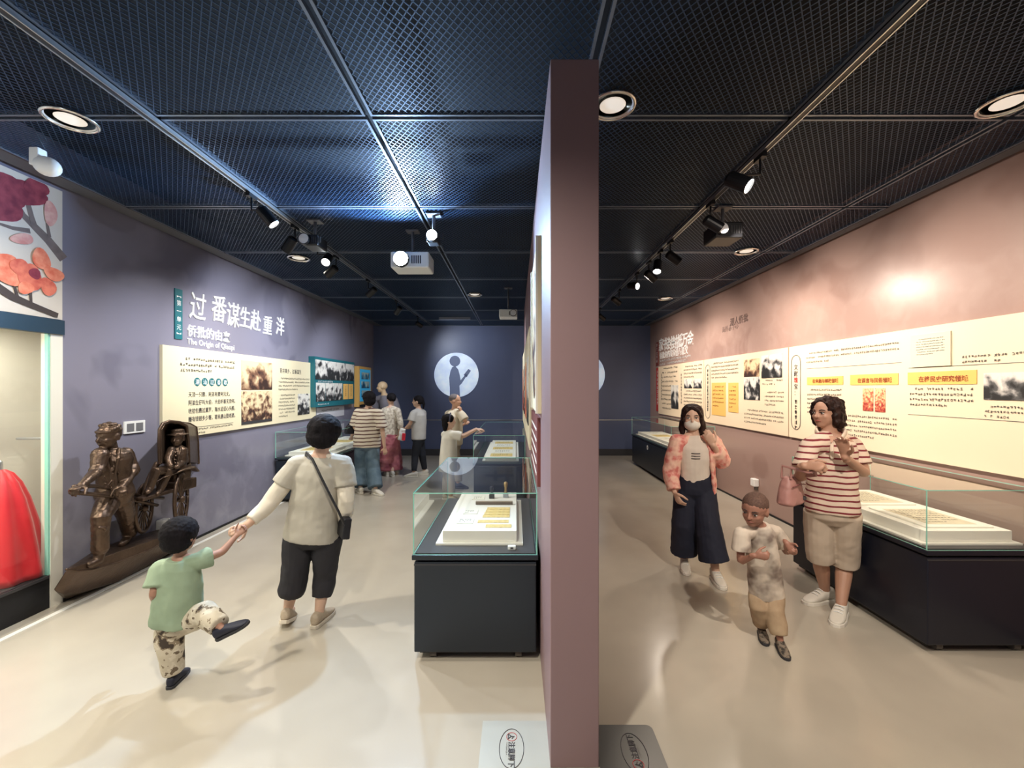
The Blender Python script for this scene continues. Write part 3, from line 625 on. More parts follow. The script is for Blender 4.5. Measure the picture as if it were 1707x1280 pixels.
for z, r in ((.0,.235),(.05,.232),(.2,.212),(.4,.18),(.58,.14),(.7,.10),(.77,.06),(.8,.02)):
    rs.append([Vector((XL-.26+(r+.018*math.sin(9*a_)*(1-z/1.3))*math.cos(a_), 3.12+(r+.018*math.sin(9*a_)*(1-z/1.3))*math.sin(a_), NZ0+.005+z)) for a_ in [2*math.pi*k/54 for k in range(54)]])
MB().rings(rs).build('robe_cloth', M['redcloth'], rb, smooth=True)
MB().tube([(XL-.26, 3.12, NZ0+.78), (XL-.26, 3.12, NZ0+.86)], .012, 10).build('stand_neck', M['alu'], rb)
wf = empty('wire_rack', (XL-.3, 3.6, NZ0), 'thin grey wire rack with rounded corner behind the red robe', 'rack')
MB().tube([(XL-.75,3.65,1.22),(XL-.5,3.68,1.22),(XL-.44,3.69,1.2),(XL-.40,3.70,1.15),(XL-.39,3.70,1.05),(XL-.39,3.70,NZ0-.02)], .012, 10).build('wire', M['alu'], wf, smooth=True)

# flower banner above the niche
bn = empty('flower_banner', (XL, 1.8, 2.17), 'white banner with painted orange kapok flowers above the glass niche', 'banner')
MB().box(XL, XL+.006, NY0, 3.295, 2.175, 3.165).build('banner_sheet', mat('banner_cloth', (.60,.54,.47), .7, var=.06, vscale=2), bn)
def wlf(px, py): y = F*(-XL-.006)/(CX-px); return y, EYE-(py-CY)*y/F
FW = Plane((XL+.006,0,0), (0,1,0), (0,0,1)); layer = [0]
def blob(px, py, rx, ry, m, name, rot=0):
    a, b = wlf(px, py); kx = a*a/(F*3.49); ky = a/F; layer[0] += .0007; pts = []
    for k in range(20):
        t_ = 2*math.pi*k/20; wv = 1+.07*math.sin(3*t_+px); x_, y_ = rx*wv*math.cos(t_), ry*wv*math.sin(t_)
        x_, y_ = x_*math.cos(rot)-y_*math.sin(rot), x_*math.sin(rot)+y_*math.cos(rot)
        pts.append(FW(a+x_*kx, max(2.18, min(3.16, b+y_*ky)), layer[0]))
    MB().prism(pts, FW.n*.0006).build(name, m, bn)
def branch(pts, rad, m, name='branch'):
    layer[0] += .0005
    L_ = []; R_ = []
    pp = [Vector((*FW(*wlf(x, y), layer[0]),)) for x, y in pts]
    for i, p in enumerate(pp):
        t_ = (pp[min(i+1,len(pp)-1)]-pp[max(i-1,0)]).normalized(); nn = Vector((0, -t_.z, t_.y)); r = rad[i]*p.y/F
        L_.append(p+nn*r); R_.append(p-nn*r)
    mb = MB()
    for i in range(len(pp)-1): mb.prism([R_[i], R_[i+1], L_[i+1], L_[i]], FW.n*.0006)
    mb.build(name, m, bn)
pk = [noise_mat('petal_%d' % i, [(.35, a_), (.65, b_)], 14, 5, .7, i) for i, (a_, b_) in enumerate([((.16,.01,.03),(.30,.04,.06)), ((.62,.12,.06),(.80,.30,.18)), ((.50,.08,.05),(.72,.2,.12)), ((.55,.22,.2),(.7,.42,.36))])]
brm = mat('branch_ink', (.16,.12,.11), .7, var=.4, vscale=20); brd = mat('branch_dark_ink', (.05,.035,.03), .7)
branch([(22,332),(38,358),(58,378),(80,400),(106,432)], [5,5,6,7,8], brm); branch([(-4,372),(20,380),(50,385)], [2,3,4], brm); branch([(45,335),(52,360),(58,380)], [4,4,5], brm); branch([(78,372),(82,395)], [2,3], brm)
for a_ in ((5,315,45,28,0), (40,322,40,20,.2), (10,345,28,25,.4), (-15,335,40,30,0), (60,312,22,14,.3)): blob(*a_[:4], pk[0], 'dark_petal', a_[4])
blob(83,356,11,21,pk[3],'flower_bud'); blob(36,398,20,9,pk[3],'loose_petal',.3)
branch([(-6,478),(20,495),(50,508),(95,526)], [7,6,5,4], brd); branch([(20,470),(28,495)], [2,2], brd); branch([(48,470),(50,505)], [2,2], brd)
for a_ in ((6,440,24,18,.2,1), (10,458,26,16,-.2,1), (67,432,15,18,.4,1), (88,457,17,11,-.1,1), (78,478,13,15,.5,2), (48,462,20,22,0,2), (30,445,16,14,0,2), (40,480,14,10,.3,1)): blob(*a_[:4], pk[a_[5]], 'orange_petal', a_[4])
blob(55,456,10,9,pk[0],'flower_heart')

# ------------------------------------------------------------------ table showcases
def showcase(x0, x1, y0, y1, label, body, zb=.63, zt=1.02, near=True):
    e = empty('glass_showcase', ((x0+x1)/2, (y0+y1)/2, 0), label, 'showcase', 'table showcases with glass hoods')
    MB().box(x0+.04, x1-.04, y0+.05, y1-.05, .03, .06).build('kick_plinth', M['kick'], e)
    MB().box(x0+.012, x1-.012, y0+.012, y1-.012, .055, zb-.03).build('body', body, e, bevel=.006)
    MB().box(x0+.03, x1-.03, y0+.03, y1-.03, zb-.035, zb-.012).build('shadow_gap', M['kick'], e)
    MB().box(x0, x1, y0, y1, zb-.015, zb+.015).build('top_rim', body, e, bevel=.004)
    if near:
        MB().box(x0+.012, x1-.012, y0+.008, y0+.0125, zb-.05, zb-.04).build('door_groove', M['deck'], e)
        for a, b in ((x0+.12, y0+.07), (x1-.12, y0+.07), (x0+.12, y1-.07), (x1-.12, y1-.07)):
            cs = MB().lathe([(.004,-.02),(.028,-.02),(.028,.02),(.004,.02)], (a, b, .028), 16, Matrix.Rotation(math.pi/2, 3, 'Y')); cs.build('caster', M['greyink'], e)
    g = .006; z0 = zb+.016
    MB().box(x0+.02, x1-.02, y0+.02, y1-.02, zb+.0155, zb+.022).build('deck', M['deck'], e)
    z0 = zb+.016
    for b, ed in (((x0+.006, x1-.006, y0+.006, y0+.006+g, z0, zt-g), (1,1,0,1,0,1)), ((x0+.006, x1-.006, y1-.006-g, y1-.006, z0, zt-g), (1,1,0,1,0,1)),
                  ((x0+.006, x0+.006+g, y0+.0155, y1-.0155, z0, zt-g), (1,1,1,0,1,0)), ((x1-.006-g, x1-.006, y0+.0155, y1-.0155, z0, zt-g), (1,1,1,0,1,0)),
                  ((x0+.006, x1-.006, y0+.006, y1-.006, zt-g, zt), (0,0,1,1,1,1))):
        mb = MB().box(*b); mb.m = list(ed); mb.build('glass_pane', [M['glass'], M['gedge']], e)
    return e
def case_plinth(x0, x1, y0, y1, z, h, label, lower=.04):
    e = empty('display_plinth', ((x0+x1)/2, (y0+y1)/2, z), label, 'plinth', 'white plinths inside the showcases')
    MB().box(x0-lower, x1+lower, y0-lower*.6, y1+lower*.6, z, z+.012).build('base_sheet', M['plinth'], e)
    MB().box(x0, x1, y0, y1, z+.012, z+h).build('block', M['plinth'], e, bevel=.003)
    return e
def sheet(x0, x1, y0, y1, z, label, m, cat='document', name='paper_document', lines=0, skew=0, th=.003):
    e = empty(name, ((x0+x1)/2, (y0+y1)/2, z), label, cat)
    Rz = Matrix.Rotation(skew, 3, 'Z'); c = Vector(((x0+x1)/2, (y0+y1)/2, z+th/2+.0005)); wd = x1-x0; ln = y1-y0
    MB().obox(c, Rz, wd, ln, th).build('sheet', m, e)
    if lines:
        Q = Plane(c+Vector((-wd/2, -ln/2, th/2)), (1,0,0), (0,1,0)); rows(Q, wd*.1, wd*.9, ln*.9, lines, ln*.8/lines, ln*.45/lines, M['greyink'], e, c=.0006, ind=0)
    return e
ZD = .63+.022
# near left case
showcase(-.627, .135, 2.57, 3.9, 'dark showcase with glass hood against the near end of the partition', M['navy'])
case_plinth(-.47, .005, 2.74, 3.75, ZD, .085, 'white plinth inside the near showcase by the partition'); zt = ZD+.085
sheet(-.2, .0-.03, 2.80, 2.86, zt, 'small tan strip document at the front of the near plinth', M['ochre'])
bx = -.235
sheet(-.26, -.05, 2.90, 2.955, zt, 'lowest ochre slip of the near plinth, beside the small label', M['ochre'])
for k in range(4): sheet(-.235+.006*k, -.045, 3.02+k*.065, 3.075+k*.065, zt, ['ochre slip nearest the glass in the row of four', 'second ochre slip in the row of four', 'third ochre slip in the row of four', 'ochre slip next to the dark ruler bar'][k], M['ochre'])
sheet(-.40, -.29, 2.88, 2.98, zt, 'small white caption card at the front left of the near plinth', M['paper'], 'card', 'caption_card', 3)
sheet(-.385, -.28, 3.1, 3.2, zt, 'white caption card left of the row of ochre slips', M['paper'], 'card', 'caption_card', 3)
sheet(-.36, -.26, 3.5, 3.6, zt, 'white caption card near the two small seals', M['paper'], 'card', 'caption_card', 3)
e = empty('ruler_bar', (-.18, 3.36, zt), 'dark wooden bar lying across the near plinth', 'bar'); MB().box(-.315, -.025, 3.345, 3.375, zt, zt+.022).build('bar', mat('dark_wood', (.13,.10,.08), .5), e, bevel=.003); MB().box(-.315, -.025, 3.3455, 3.3745, zt+.022, zt+.025).build('bar_top', mat('worn_wood', (.30,.24,.18), .6), e)
def seal(x, y, h, label, m1, m2):
    e = empty('carved_seal', (x, y, zt), label, 'seal', 'small seals')
    MB().box(x-.022, x+.022, y-.022, y+.022, zt, zt+.035).build('stamp_block', m1, e, bevel=.004)
    MB().lathe([(.018,.035),(.012,.045),(.01,h*.6),(.016,h*.75),(.017,h*.92),(.008,h)], (x,y,zt), 16).build('handle', m2, e, smooth=True)
seal(-.2, 3.55, .10, 'small dark standing seal in the near showcase', M['deck'], M['deck'])
seal(-.085, 3.58, .13, 'small seal with brass handle in the near showcase', mat('grey_stone', (.3,.33,.36), .5), M['brass'])
e = empty('price_tag', (.0, 2.66, ZD), 'tiny white hygrometer in the front corner of the near showcase', 'meter'); MB().box(-.05, .0, 2.635, 2.665, ZD, ZD+.025).build('case', M['white'], e, bevel=.006); MB().box(-.034, -.016, 2.633, 2.6355, ZD+.008, ZD+.018).build('display', M['ink'], e)
# far left case
showcase(-.578, .13, 5.72, 8.0, 'second glass showcase further along the partition, girl leaning on it', M['navy'], near=False)
case_plinth(-.42, .0, 5.85, 7.8, ZD, .05, 'white plinth inside the second showcase by the partition'); zt = ZD+.05
for k in range(5): sheet(-.36+.02*(k%2), -.05, 5.95+k*.34, 6.2+k*.34, zt, '%s paper letter laid in the second showcase' % ['first, nearest', 'second', 'third', 'fourth', 'fifth, farthest'][k], M['paper'] if k % 2 else M['ochre'], lines=4)
# left wall case
showcase(XL+.03, -2.67, 6.15, 8.5, 'glass showcase against the blue-grey wall, beside the striped-top visitor', M['navy'], near=False)
case_plinth(XL+.15, -2.78, 6.3, 8.35, ZD, .06, 'white plinth inside the showcase on the blue-grey wall'); zt = ZD+.06
for k in range(4): sheet(XL+.25, -2.9, 6.45+k*.48, 6.8+k*.48, zt, '%s paper letter in the showcase on the blue-grey wall' % ['nearest', 'second', 'third', 'farthest'][k], M['paper'] if k % 2 else M['ochre'], lines=5)
# right near case
showcase(2.54, XR-.03, 2.64, 3.95, 'large dark navy showcase at the right behind the striped-shirt visitor', M['navyr'])
case_plinth(2.62, XR-.12, 2.74, 3.85, ZD, .085, 'white plinth inside the near showcase on the pink wall'); zt = ZD+.085
for k, (a, b) in enumerate(((2.82, 3.22), (3.36, 3.76))):
    e = empty('framed_document', (2.9, (a+b)/2, zt), ['near white mounted document in the right showcase', 'far white mounted document in the right showcase'][k], 'document', 'mounted documents on the right')
    MB().box(2.68, 3.12, a-.03, b+.03, zt, zt+.01).build('mount', M['paper'], e, bevel=.003); MB().box(2.74, 3.06, a+.02, b-.02, zt+.0101, zt+.0115).build('letter_sheet', mat('pale_letter', (.66,.58,.43), .7, var=.12, vscale=15), e)
    rows(Plane((2.76, a+.03, zt+.0116), (1,0,0), (0,1,0)), 0, .28, b-a-.08, 7, .045, .02, M['greyink'], e, c=.0005, ind=0)
# right far case
showcase(2.54, XR-.03, 7.0, 9.4, 'far glass showcase against the pink wall, behind the masked visitor', M['navy'], near=False)
case_plinth(2.64, XR-.14, 7.15, 9.25, ZD, .06, 'white plinth inside the far showcase on the pink wall'); zt = ZD+.06
for k in range(4): sheet(2.72, 3.05, 7.3+k*.48, 7.65+k*.48, zt, '%s paper letter in the far showcase on the pink wall' % ['nearest', 'second', 'third', 'farthest'][k], M['paper'] if k % 2 else M['ochre'], lines=5)
e = empty('round_sticker', (2.55, 8.3, .52), 'round white sticker on the side of the far right showcase', 'sticker')
disc(Plane((2.552, 0, 0), (0,-1,0), (0,0,1)), -8.3, .5, .045, -.0, .002, M['white'], e, 'sticker_disc', n=20); disc(Plane((2.55, 0, 0), (0,-1,0), (0,0,1)), -8.3, .5, .016, 0, .001, M['greyink'], e, 'sticker_mark', n=12)

# ------------------------------------------------------------------ organic shapes: overlapping forms fused into one continuous surface
def fuse(mb, name, m, parent=None, off=None, voxel=.006, smooth=4, rough=0, rscale=30, mats=None):
    if off is None: off = wloc(parent) if parent is not None else Vector()
    o = bpy.data.objects.new(name, mb.mesh(name, m, off)); C.objects.link(o)
    r = o.modifiers.new('r', 'REMESH'); r.mode = 'VOXEL'; r.voxel_size = voxel
    if smooth: s = o.modifiers.new('s', 'SMOOTH'); s.factor = .5; s.iterations = smooth
    dg = bpy.context.evaluated_depsgraph_get(); me = bpy.data.meshes.new_from_object(o.evaluated_get(dg))
    o.modifiers.clear(); old = o.data; o.data = me; bpy.data.meshes.remove(old); me.name = name
    me.materials.clear(); me.materials.append(m)
    if rough:
        nv = [v.normal.copy() for v in me.vertices]
        for v, nn in zip(me.vertices, nv): v.co += nn*(noise.noise(v.co*rscale)*rough+noise.noise(v.co*rscale*2.3)*rough*.5)
    me.polygons.foreach_set('use_smooth', [True]*len(me.polygons)); me.update()
    if parent is not None: o.parent = parent
    else: o.location = off
    return o
def frame(fwd, up):
    up = Vector(up).normalized(); f = Vector(fwd); f = (f-up*f.dot(up)).normalized(); r = f.cross(up); return Matrix((r, f, up)).transposed()
def sect(mb, secs, n=28, p=2.4, a0=None, th=.0):          # secs: (centre, right, forward, half width, half depth)
    rs = []
    for c, r, f, wd, dp in secs:
        ring = []
        for k in range(n):
            a = 2*math.pi*k/n; ca, sa = math.cos(a), math.sin(a)
            ring.append(c+r*(wd*math.copysign(abs(ca)**(2/p), ca))+f*(dp*math.copysign(abs(sa)**(2/p), sa)))
        rs.append(ring)
    mb.rings(rs)
def shell(mb, secs, gap, th=.014, n=30, p=2.3, gaps=None):   # open-fronted garment: C-shaped sections
    rs = []
    for i, (c, r, f, wd, dp) in enumerate(secs):
        g = gaps[i] if gaps else gap; out = []; inn = []
        for k in range(n+1):
            a = math.pi/2+g+(2*math.pi-2*g)*k/n; ca, sa = math.cos(a), math.sin(a)
            x_ = math.copysign(abs(ca)**(2/p), ca); y_ = math.copysign(abs(sa)**(2/p), sa)
            out.append(c+r*(wd*x_)+f*(dp*y_)); inn.append(c+r*((wd-th)*x_)+f*((dp-th)*y_))
        rs.append(out+inn[::-1])
    mb.rings(rs)
def polyat(path, t):
    i = min(int(t), len(path)-2); return path[i].lerp(path[i+1], t-i)
def limb(mb, path, ks, n=14, fl=(1,1)):                    # ks: (t along joints, radius)
    mb.tube([polyat(path, t) for t, r in ks], [r for t, r in ks], n, fl=fl, dome=False)
def bend(path, k=.12):                                     # rounds the middle joint a little
    a, b, c = path; return [a, a.lerp(b, 1-k), b*(1)+((a+c)*.5-b)*k*.5, b.lerp(c, k), c]
def hand(mb, wrist, d, pn, s, curl=.5, side=1, thumb=True, spread=0):   # d: to the fingers, pn: palm normal, side: +1 thumb on +cross side
    d = Vector(d).normalized(); pn = Vector(pn); pn = (pn-d*pn.dot(d)).normalized(); wv = d.cross(pn)*side
    mb.tube([wrist-d*.02*s, wrist+d*.03*s, wrist+d*.085*s], [.025*s, .032*s, .038*s], 12, fl=(.42, 1), up=pn)
    for i, (o, ln) in enumerate(((.031,.072),(.0105,.082),(-.0105,.076),(-.031,.060))):
        p = wrist+d*(.085-.006*abs(i-1.2))*s+wv*o*s; dd = d+wv*(o*spread*8); dd.normalize(); pts = [p]; ang = 0
        for seg, fr in enumerate((.42,.32,.26)):
            ang += curl*(.75+.25*seg); q = dd*math.cos(ang)+pn*math.sin(ang); p = p+q*ln*fr*s; pts.append(p)
        mb.tube(pts, [.0098*s, .0092*s, .0085*s, .0072*s], 10)
    if thumb:
        p = wrist+d*.03*s+wv*.03*s; q1 = (d*.62+wv*.68+pn*.35).normalized(); q2 = (d*.85+wv*.2+pn*(.3+curl*.5)).normalized()
        mb.tube([p, p+q1*.042*s, p+q1*.042*s+q2*.032*s, p+q1*.042*s+q2*.055*s], [.014*s, .0115*s, .0105*s, .008*s], 10)
def head_form(mb, c, R, h, child=0, face=1):
    g = lambda x, y, z: c+R@Vector((x*h, y*h, z*h)); E = lambda p, r: mb.ell(g(*p), [q*h for q in r], R, 20)
    E((0,-.04,.11), (.345+.02*child,.43,.39)); E((0,.09,-.13), (.295,.31,.34)); E((0,.2,-.36), (.16,.15,.12)); E((0,.24,.07), (.25,.15,.13))
    if face:
        E((.15,.24,-.12), (.11,.12,.1)); E((-.15,.24,-.12), (.11,.12,.1))
        mb.tube([g(0,.38,.03), g(0,.42,-.06), g(0,.445,-.12)], [.03*h,.04*h,.052*h], 10); E((.045,.39,-.13), (.035,.04,.03)); E((-.045,.39,-.13), (.035,.04,.03))
        E((0,.335,-.25), (.10,.06,.045))
    for s in (-1, 1): E((s*.345,-.04,-.04), (.045,.1,.14))
def face_parts(par, c, R, h, lips=(.45,.16,.13), eyes='open', brow=(.03,.02,.02), mask=False):
    g = lambda x, y, z: c+R@Vector((x*h, y*h, z*h)); wh = M.setdefault('eye_white', mat('eye_white', (.75,.72,.68), .3)); ir = M.setdefault('iris', mat('dark_iris', (.02,.012,.01), .2))
    bm_ = mat('brow_hair', brow, .8)
    for s in (-1, 1):
        e = MB().ell(g(s*.145,.345,.0), (.062*h,.035*h,.026*h), R, 14).build('eye', wh, par, smooth=True)
        MB().ell(g(s*.145,.374,.0), (.026*h,.012*h,.024*h), R, 12).build('iris', ir, e, off=wloc(par), smooth=True)
        MB().tube([g(s*.085,.385,.032), g(s*.145,.385,.042), g(s*.21,.35,.024)], .010*h, 8).build('eyelid', bm_, par, smooth=True)
        MB().tube([g(s*.07,.39,.09), g(s*.15,.385,.115), g(s*.235,.33,.095)], [.012*h,.017*h,.008*h], 8, fl=(.8,1)).build('eyebrow', bm_, par, smooth=True)
    if lips and not mask:
        MB().tube([g(-.09,.355,-.262), g(-.03,.395,-.25), g(.03,.395,-.25), g(.09,.355,-.262)], [.012*h,.02*h,.02*h,.012*h], 8).build('lips', mat('lips', lips, .4), par, smooth=True)
SH = {}
def shoe(par, ank, d, up, s, upper, sole, name='shoe', slim=1, lace=None):
    d = Vector(d).normalized(); up = Vector(up); up = (up-d*up.dot(d)).normalized(); r = d.cross(up); base = ank-up*.085*s
    mb = MB(); secs = []
    for t, wd, z0, z1 in ((-.075,.022,.03,.085),(-.06,.034,.02,.105),(-.02,.038,.02,.11),(.03,.040,.02,.095),(.09,.046,.018,.07),(.14,.043,.018,.052),(.175,.03,.018,.04),(.188,.012,.02,.034)):
        secs.append((base+d*t*s+up*((z0+z1)/2*s), r, up, wd*s*slim, (z1-z0)/2*s))
    sect(mb, secs, 18, 2.5); o = fuse(mb, name, upper, par, voxel=.006*max(s,.6), smooth=3)
    mb = MB(); pts = []
    for t, wd in ((-.08,.02),(-.06,.036),(.0,.040),(.09,.049),(.15,.044),(.185,.028),(.196,.008)): pts.append((t, wd))
    poly = [base+d*t*s+r*wd*s*slim for t, wd in pts]+[base+d*t*s-r*wd*s*slim for t, wd in pts[::-1]]
    MB().prism([p+up*.001 for p in poly], up*.026*s).build('sole', sole, o, off=wloc(par), bevel=.004*s)
    if lace:
        for k in range(3): q = base+d*(.045+.025*k)*s+up*(.092-.012*k)*s; MB().tube([q-r*.022*s, q+up*.006*s, q+r*.022*s], .004*s, 6).build('lace', lace, o, off=wloc(par), smooth=True)
    return o

def person(label, J, s, fwd, hfwd, skin, voxel=.006, hup=(0,0,1), hh=.225, female=True, child=0, handL=None, handR=None, bare_feet=False, name='person', face=True, bodyw=1, floor=None):
    """J: joints (world). L / R are the photograph's left and right."""
    J = {k: Vector(v) for k, v in J.items()}
    ud = (J['head']-J['chest']).normalized(); dl = (J['head']-ud*(.5*hh+.07*s))-J['chest']
    if dl.dot(ud) > 0: J['chest'] += dl*.9; J['shL'] += dl*.8; J['shR'] += dl*.8
    J['neck'] = J['chest'].lerp(J['head'], .45)
    up = (J['chest']-J['pelvis']).normalized(); fwd = Vector(fwd).normalized()
    B = frame(fwd, up); rt, ff = B.col[0], B.col[1]
    if (J['shR']-J['shL']).dot(rt) < 0: sgn = -1
    else: sgn = 1
    base = Vector(((J['anL'].x+J['anR'].x)/2, (J['anL'].y+J['anR'].y)/2, 0)) if floor is None else Vector(floor)
    mb = MB(); q = s*bodyw; L = (J['chest']-J['pelvis']).length; pv, ch = J['pelvis'], J['chest']
    hipL = pv-rt*sgn*.08*s-up*.02*s; hipR = pv+rt*sgn*.08*s-up*.02*s; J.setdefault('hipL', hipL); J.setdefault('hipR', hipR)
    prof = [(-.14,.10,.09),(-.05,.155,.115),(.1,.16,.115),(.35,.128,.095),(.55,.125,.098),(.8,.145,.11),(.97,.13,.085),(1.08,.06,.055)]
    if child: prof = [(-.14,.09,.08),(-.05,.125,.10),(.1,.13,.105),(.4,.125,.105),(.7,.13,.1),(.95,.125,.08),(1.08,.06,.055)]
    sect(mb, [(pv+up*L*t, rt, ff, a*q, b*q) for t, a, b in prof], 24)
    mb.tube([ch-up*.02*s, J['neck'], J['head']-Vector(hup)*.1*hh], [.058*s, .05*s, .05*s], 14)
    for sd in 'LR':
        sh, el, wr_ = J['sh'+sd], J['el'+sd], J['wr'+sd]; arm = bend([sh, el, wr_])
        mb.tube([ch+(sh-ch)*.5, sh], [.055*s, .05*s], 12); mb.tube([ch+up*.035*s+(sh-ch)*.1, sh], [.042*s, .04*s], 12)
        mb.tube(arm, [.046*q, .038*q, .037*q, .037*q, .025*s], 14)
        hs = handL if sd == 'L' else handR
        hs = hs or {}
        dd = hs.get('d') or (wr_-el); hand(mb, wr_, dd, hs.get('pn', ff), hs.get('s', s), hs.get('curl', .35), hs.get('side', (1 if sd == 'L' else -1)*1), spread=hs.get('spread', 0))
        hp, kn, an = J['hip'+sd], J['kn'+sd], J['an'+sd]
        if child: mb.tube(bend([hp, kn, an]), [.068*q,.05*q,.046*q,.047*q,.032*s], 14)
        else: mb.tube([hp, hp.lerp(kn,.5), kn, kn.lerp(an,.3), an], [.082*q,.068*q,.05*q,.052*q,.033*s], 14)
        fd = Vector(J.get('toe'+sd, fwd)).normalized(); mb.tube([an-fd*.02*s-Vector((0,0,.02*s)), an+fd*.06*s-Vector((0,0,.04*s)), an+fd*.12*s-Vector((0,0,.055*s))], [.032*s,.030*s,.024*s], 12)
    HR = frame(hfwd, hup); hc = J['head']; head_form(mb, hc, HR, hh, child, face)
    o = fuse(mb, name, skin, None, base, voxel, 4); tag(o, label, 'person', 'museum visitors')
    return dict(o=o, J=J, rt=rt, ff=ff, up=up, sgn=sgn, s=s, HR=HR, hc=hc, hh=hh, L=L, voxel=voxel)
def torso_secs(p, prof, q=1.0):
    J = p['J']; return [(J['pelvis']+p['up']*p['L']*t+p['ff']*(z if len(r_) else 0)*p['s'], p['rt'], p['ff'], a*p['s']*q, b*p['s']*q) for t, a, b, *r_ in prof for z in [r_[0] if r_ else 0]]
def top(p, m, name='shirt', hem=-.1, q=1.0, sleeve=.8, sr=(.06,.062,.058), prof=None, vox=None, neckz=1.04, loose=0, rough=.002, sleeves=True, neck=None):
    mb = MB(); J = p['J']; s = p['s']
    prof = prof or [(hem,.172+loose,.125+loose),(.02,.168+loose*.8,.122+loose*.8),(.3,.15+loose*.6,.115+loose*.6),(.6,.15+loose*.3,.122),(.82,.165,.125),(.95,.15,.10),(neckz,.085,.072)]
    sect(mb, torso_secs(p, prof, q), 28)
    if sleeves:
        for sd in 'LR':
            sh, el, wr_ = J['sh'+sd], J['el'+sd], J['wr'+sd]; ch = J['chest']; sv = sleeve[sd] if isinstance(sleeve, dict) else sleeve
            mb.tube([ch+(sh-ch)*.45-p['up']*.01*s, sh], [.072*s, sr[0]*.95*s], 14); mb.tube([ch+p['up']*.02*s+(sh-ch)*.2, sh+p['up']*.0*s], [.052*s, .055*s], 14)
            pts = [(0, sr[0]), (sv*.5, sr[1]), (sv, sr[2])]
            if sv > 1: pts = [(0, sr[0]), (.6, sr[1]), (.9, sr[1]*.95), (1.1, sr[1]*.92), (sv, sr[2])]
            limb(mb, [sh, el, wr_], [(t, r*s) for t, r in pts], 16)
    return fuse(mb, name, m, p['o'], voxel=vox or p['voxel']*1.15, smooth=3, rough=rough, rscale=11)
def trousers(p, m, ks, name='trousers', waist=.12, q=1.0, vox=None, rough=.0025, fl=(1,1), hipw=.165, hipd=.125):
    mb = MB(); J = p['J']; s = p['s']
    sect(mb, torso_secs(p, [(-.2,.10,.085),(-.1,hipw-.005,hipd-.003),(.0,hipw,hipd),(waist*.6,hipw-.01,hipd-.008),(waist,hipw-.022,hipd-.016)], q), 24)
    for sd in 'LR':
        kk = ks[sd] if isinstance(ks, dict) else ks
        path = [J['hip'+sd], J['kn'+sd], J['an'+sd]]; limb(mb, path, [(t, r*s) for t, r in kk], 18, fl)
    return fuse(mb, name, m, p['o'], voxel=vox or p['voxel']*1.15, smooth=3, rough=rough, rscale=10)
def hair(p, forms, m, name='hair', rough=.004, rscale=40, vox=.006, smooth=3):
    mb = MB(); c, R, h = p['hc'], p['HR'], p['hh']; g = lambda x, y, z: c+R@Vector((x*h, y*h, z*h))
    for f in forms:
        if len(f) == 2 and len(f[0]) == 3 and not isinstance(f[0][0], (tuple, list)): mb.ell(g(*f[0]), [k*h for k in f[1]], R, 22)
        else: mb.tube([g(*k) for k in f[0]], [k*h for k in f[1]], 12, fl=f[2] if len(f) > 2 else (1,1))
    return fuse(mb, name, m, p['o'], voxel=vox, smooth=smooth, rough=rough, rscale=rscale)

SK = mat('warm_skin', (.52,.30,.20), .5, var=.06, vscale=12); SK2 = mat('fair_skin', (.62,.40,.29), .5, var=.05, vscale=12); SK3 = mat('tanned_skin', (.36,.19,.13), .5, var=.06, vscale=12)
HB = noise_mat('black_hair', [(.3,(.004,.0035,.005)), (.7,(.011,.009,.011))], 60, 4, .75, stretch=(1,1,.15), bump=.4)
HBR = noise_mat('dark_brown_hair', [(.3,(.008,.004,.004)), (.7,(.035,.016,.012))], 60, 4, .5, stretch=(1,1,.15), bump=.4)
V = Vector
def foot(px, py, s): return FL(px, py)+V((0,0,.085*s))

for m_ in (HB, HBR): m_.node_tree.nodes['Principled BSDF'].inputs['Specular IOR Level'].default_value = .15
# ---- woman from behind with crossbody bag, holding the boy's hand
s = .93
W = person('woman seen from behind with short black hair, pale top and dark cropped trousers', dict(
    head=P(541,722,2.95), neck=P(536,756,2.96), chest=P(531,782,2.97), pelvis=P(520,886,2.98), shL=P(494,788,2.95), shR=P(570,788,2.99),
    elL=P(452,836,2.87), wrL=P(413,874,2.72), elR=P(578,842,2.93), wrR=P(569,880,3.08), knL=P(491,962,2.98), knR=P(541,962,3.04), anL=foot(480,1040,s)+V((0,0,.02)), anR=foot(532,1040,s),
    hipL=P(497,895,2.98), hipR=P(546,892,3.0), toeL=(-.25,1,0), toeR=(.12,1,0)), s, (.05,1,0), (-.05,1,-.1), SK2, .0055, hup=(.03,.1,1), hh=.235, face=False,
    handL=dict(d=(-.6,-.55,-.35), pn=(.35,-.7,.2), curl=1.0, side=-1), handR=dict(d=(-.5,.6,-.3), pn=(-.6,-.4,0), curl=.6))
top(W, mat('white_undershirt', (.72,.66,.55), .85, bump=.15, bscale=40), 'undershirt', hem=.05, q=.96, sleeve=1.86, sr=(.06,.062,.046), rough=.005)
top(W, noise_mat('oatmeal_overshirt', [(.35,(.40,.37,.31)), (.65,(.48,.45,.38))], 5, 5, .85), 'shirt', hem=-.06, sleeve=.55, sr=(.074,.080,.083), prof=[(-.08,.198,.145),(.0,.195,.145),(.25,.182,.135),(.55,.172,.13),(.8,.17,.125),(.95,.152,.105),(1.05,.08,.072)], rough=.006)
trousers(W, mat('charcoal_trousers', (.018,.017,.022), .8), {'L': [(0,.108),(.5,.103),(1.0,.095),(1.35,.098),(1.5,.088)], 'R': [(0,.108),(.5,.098),(1.0,.08),(1.3,.078),(1.55,.066)]}, hipw=.172, hipd=.135, rough=.008)
hair(W, [((0,-.04,.13),(.46,.50,.45)), ((0,-.15,-.08),(.45,.38,.38)), ((0,.05,.1),(.47,.40,.38))], HB, rough=.004)
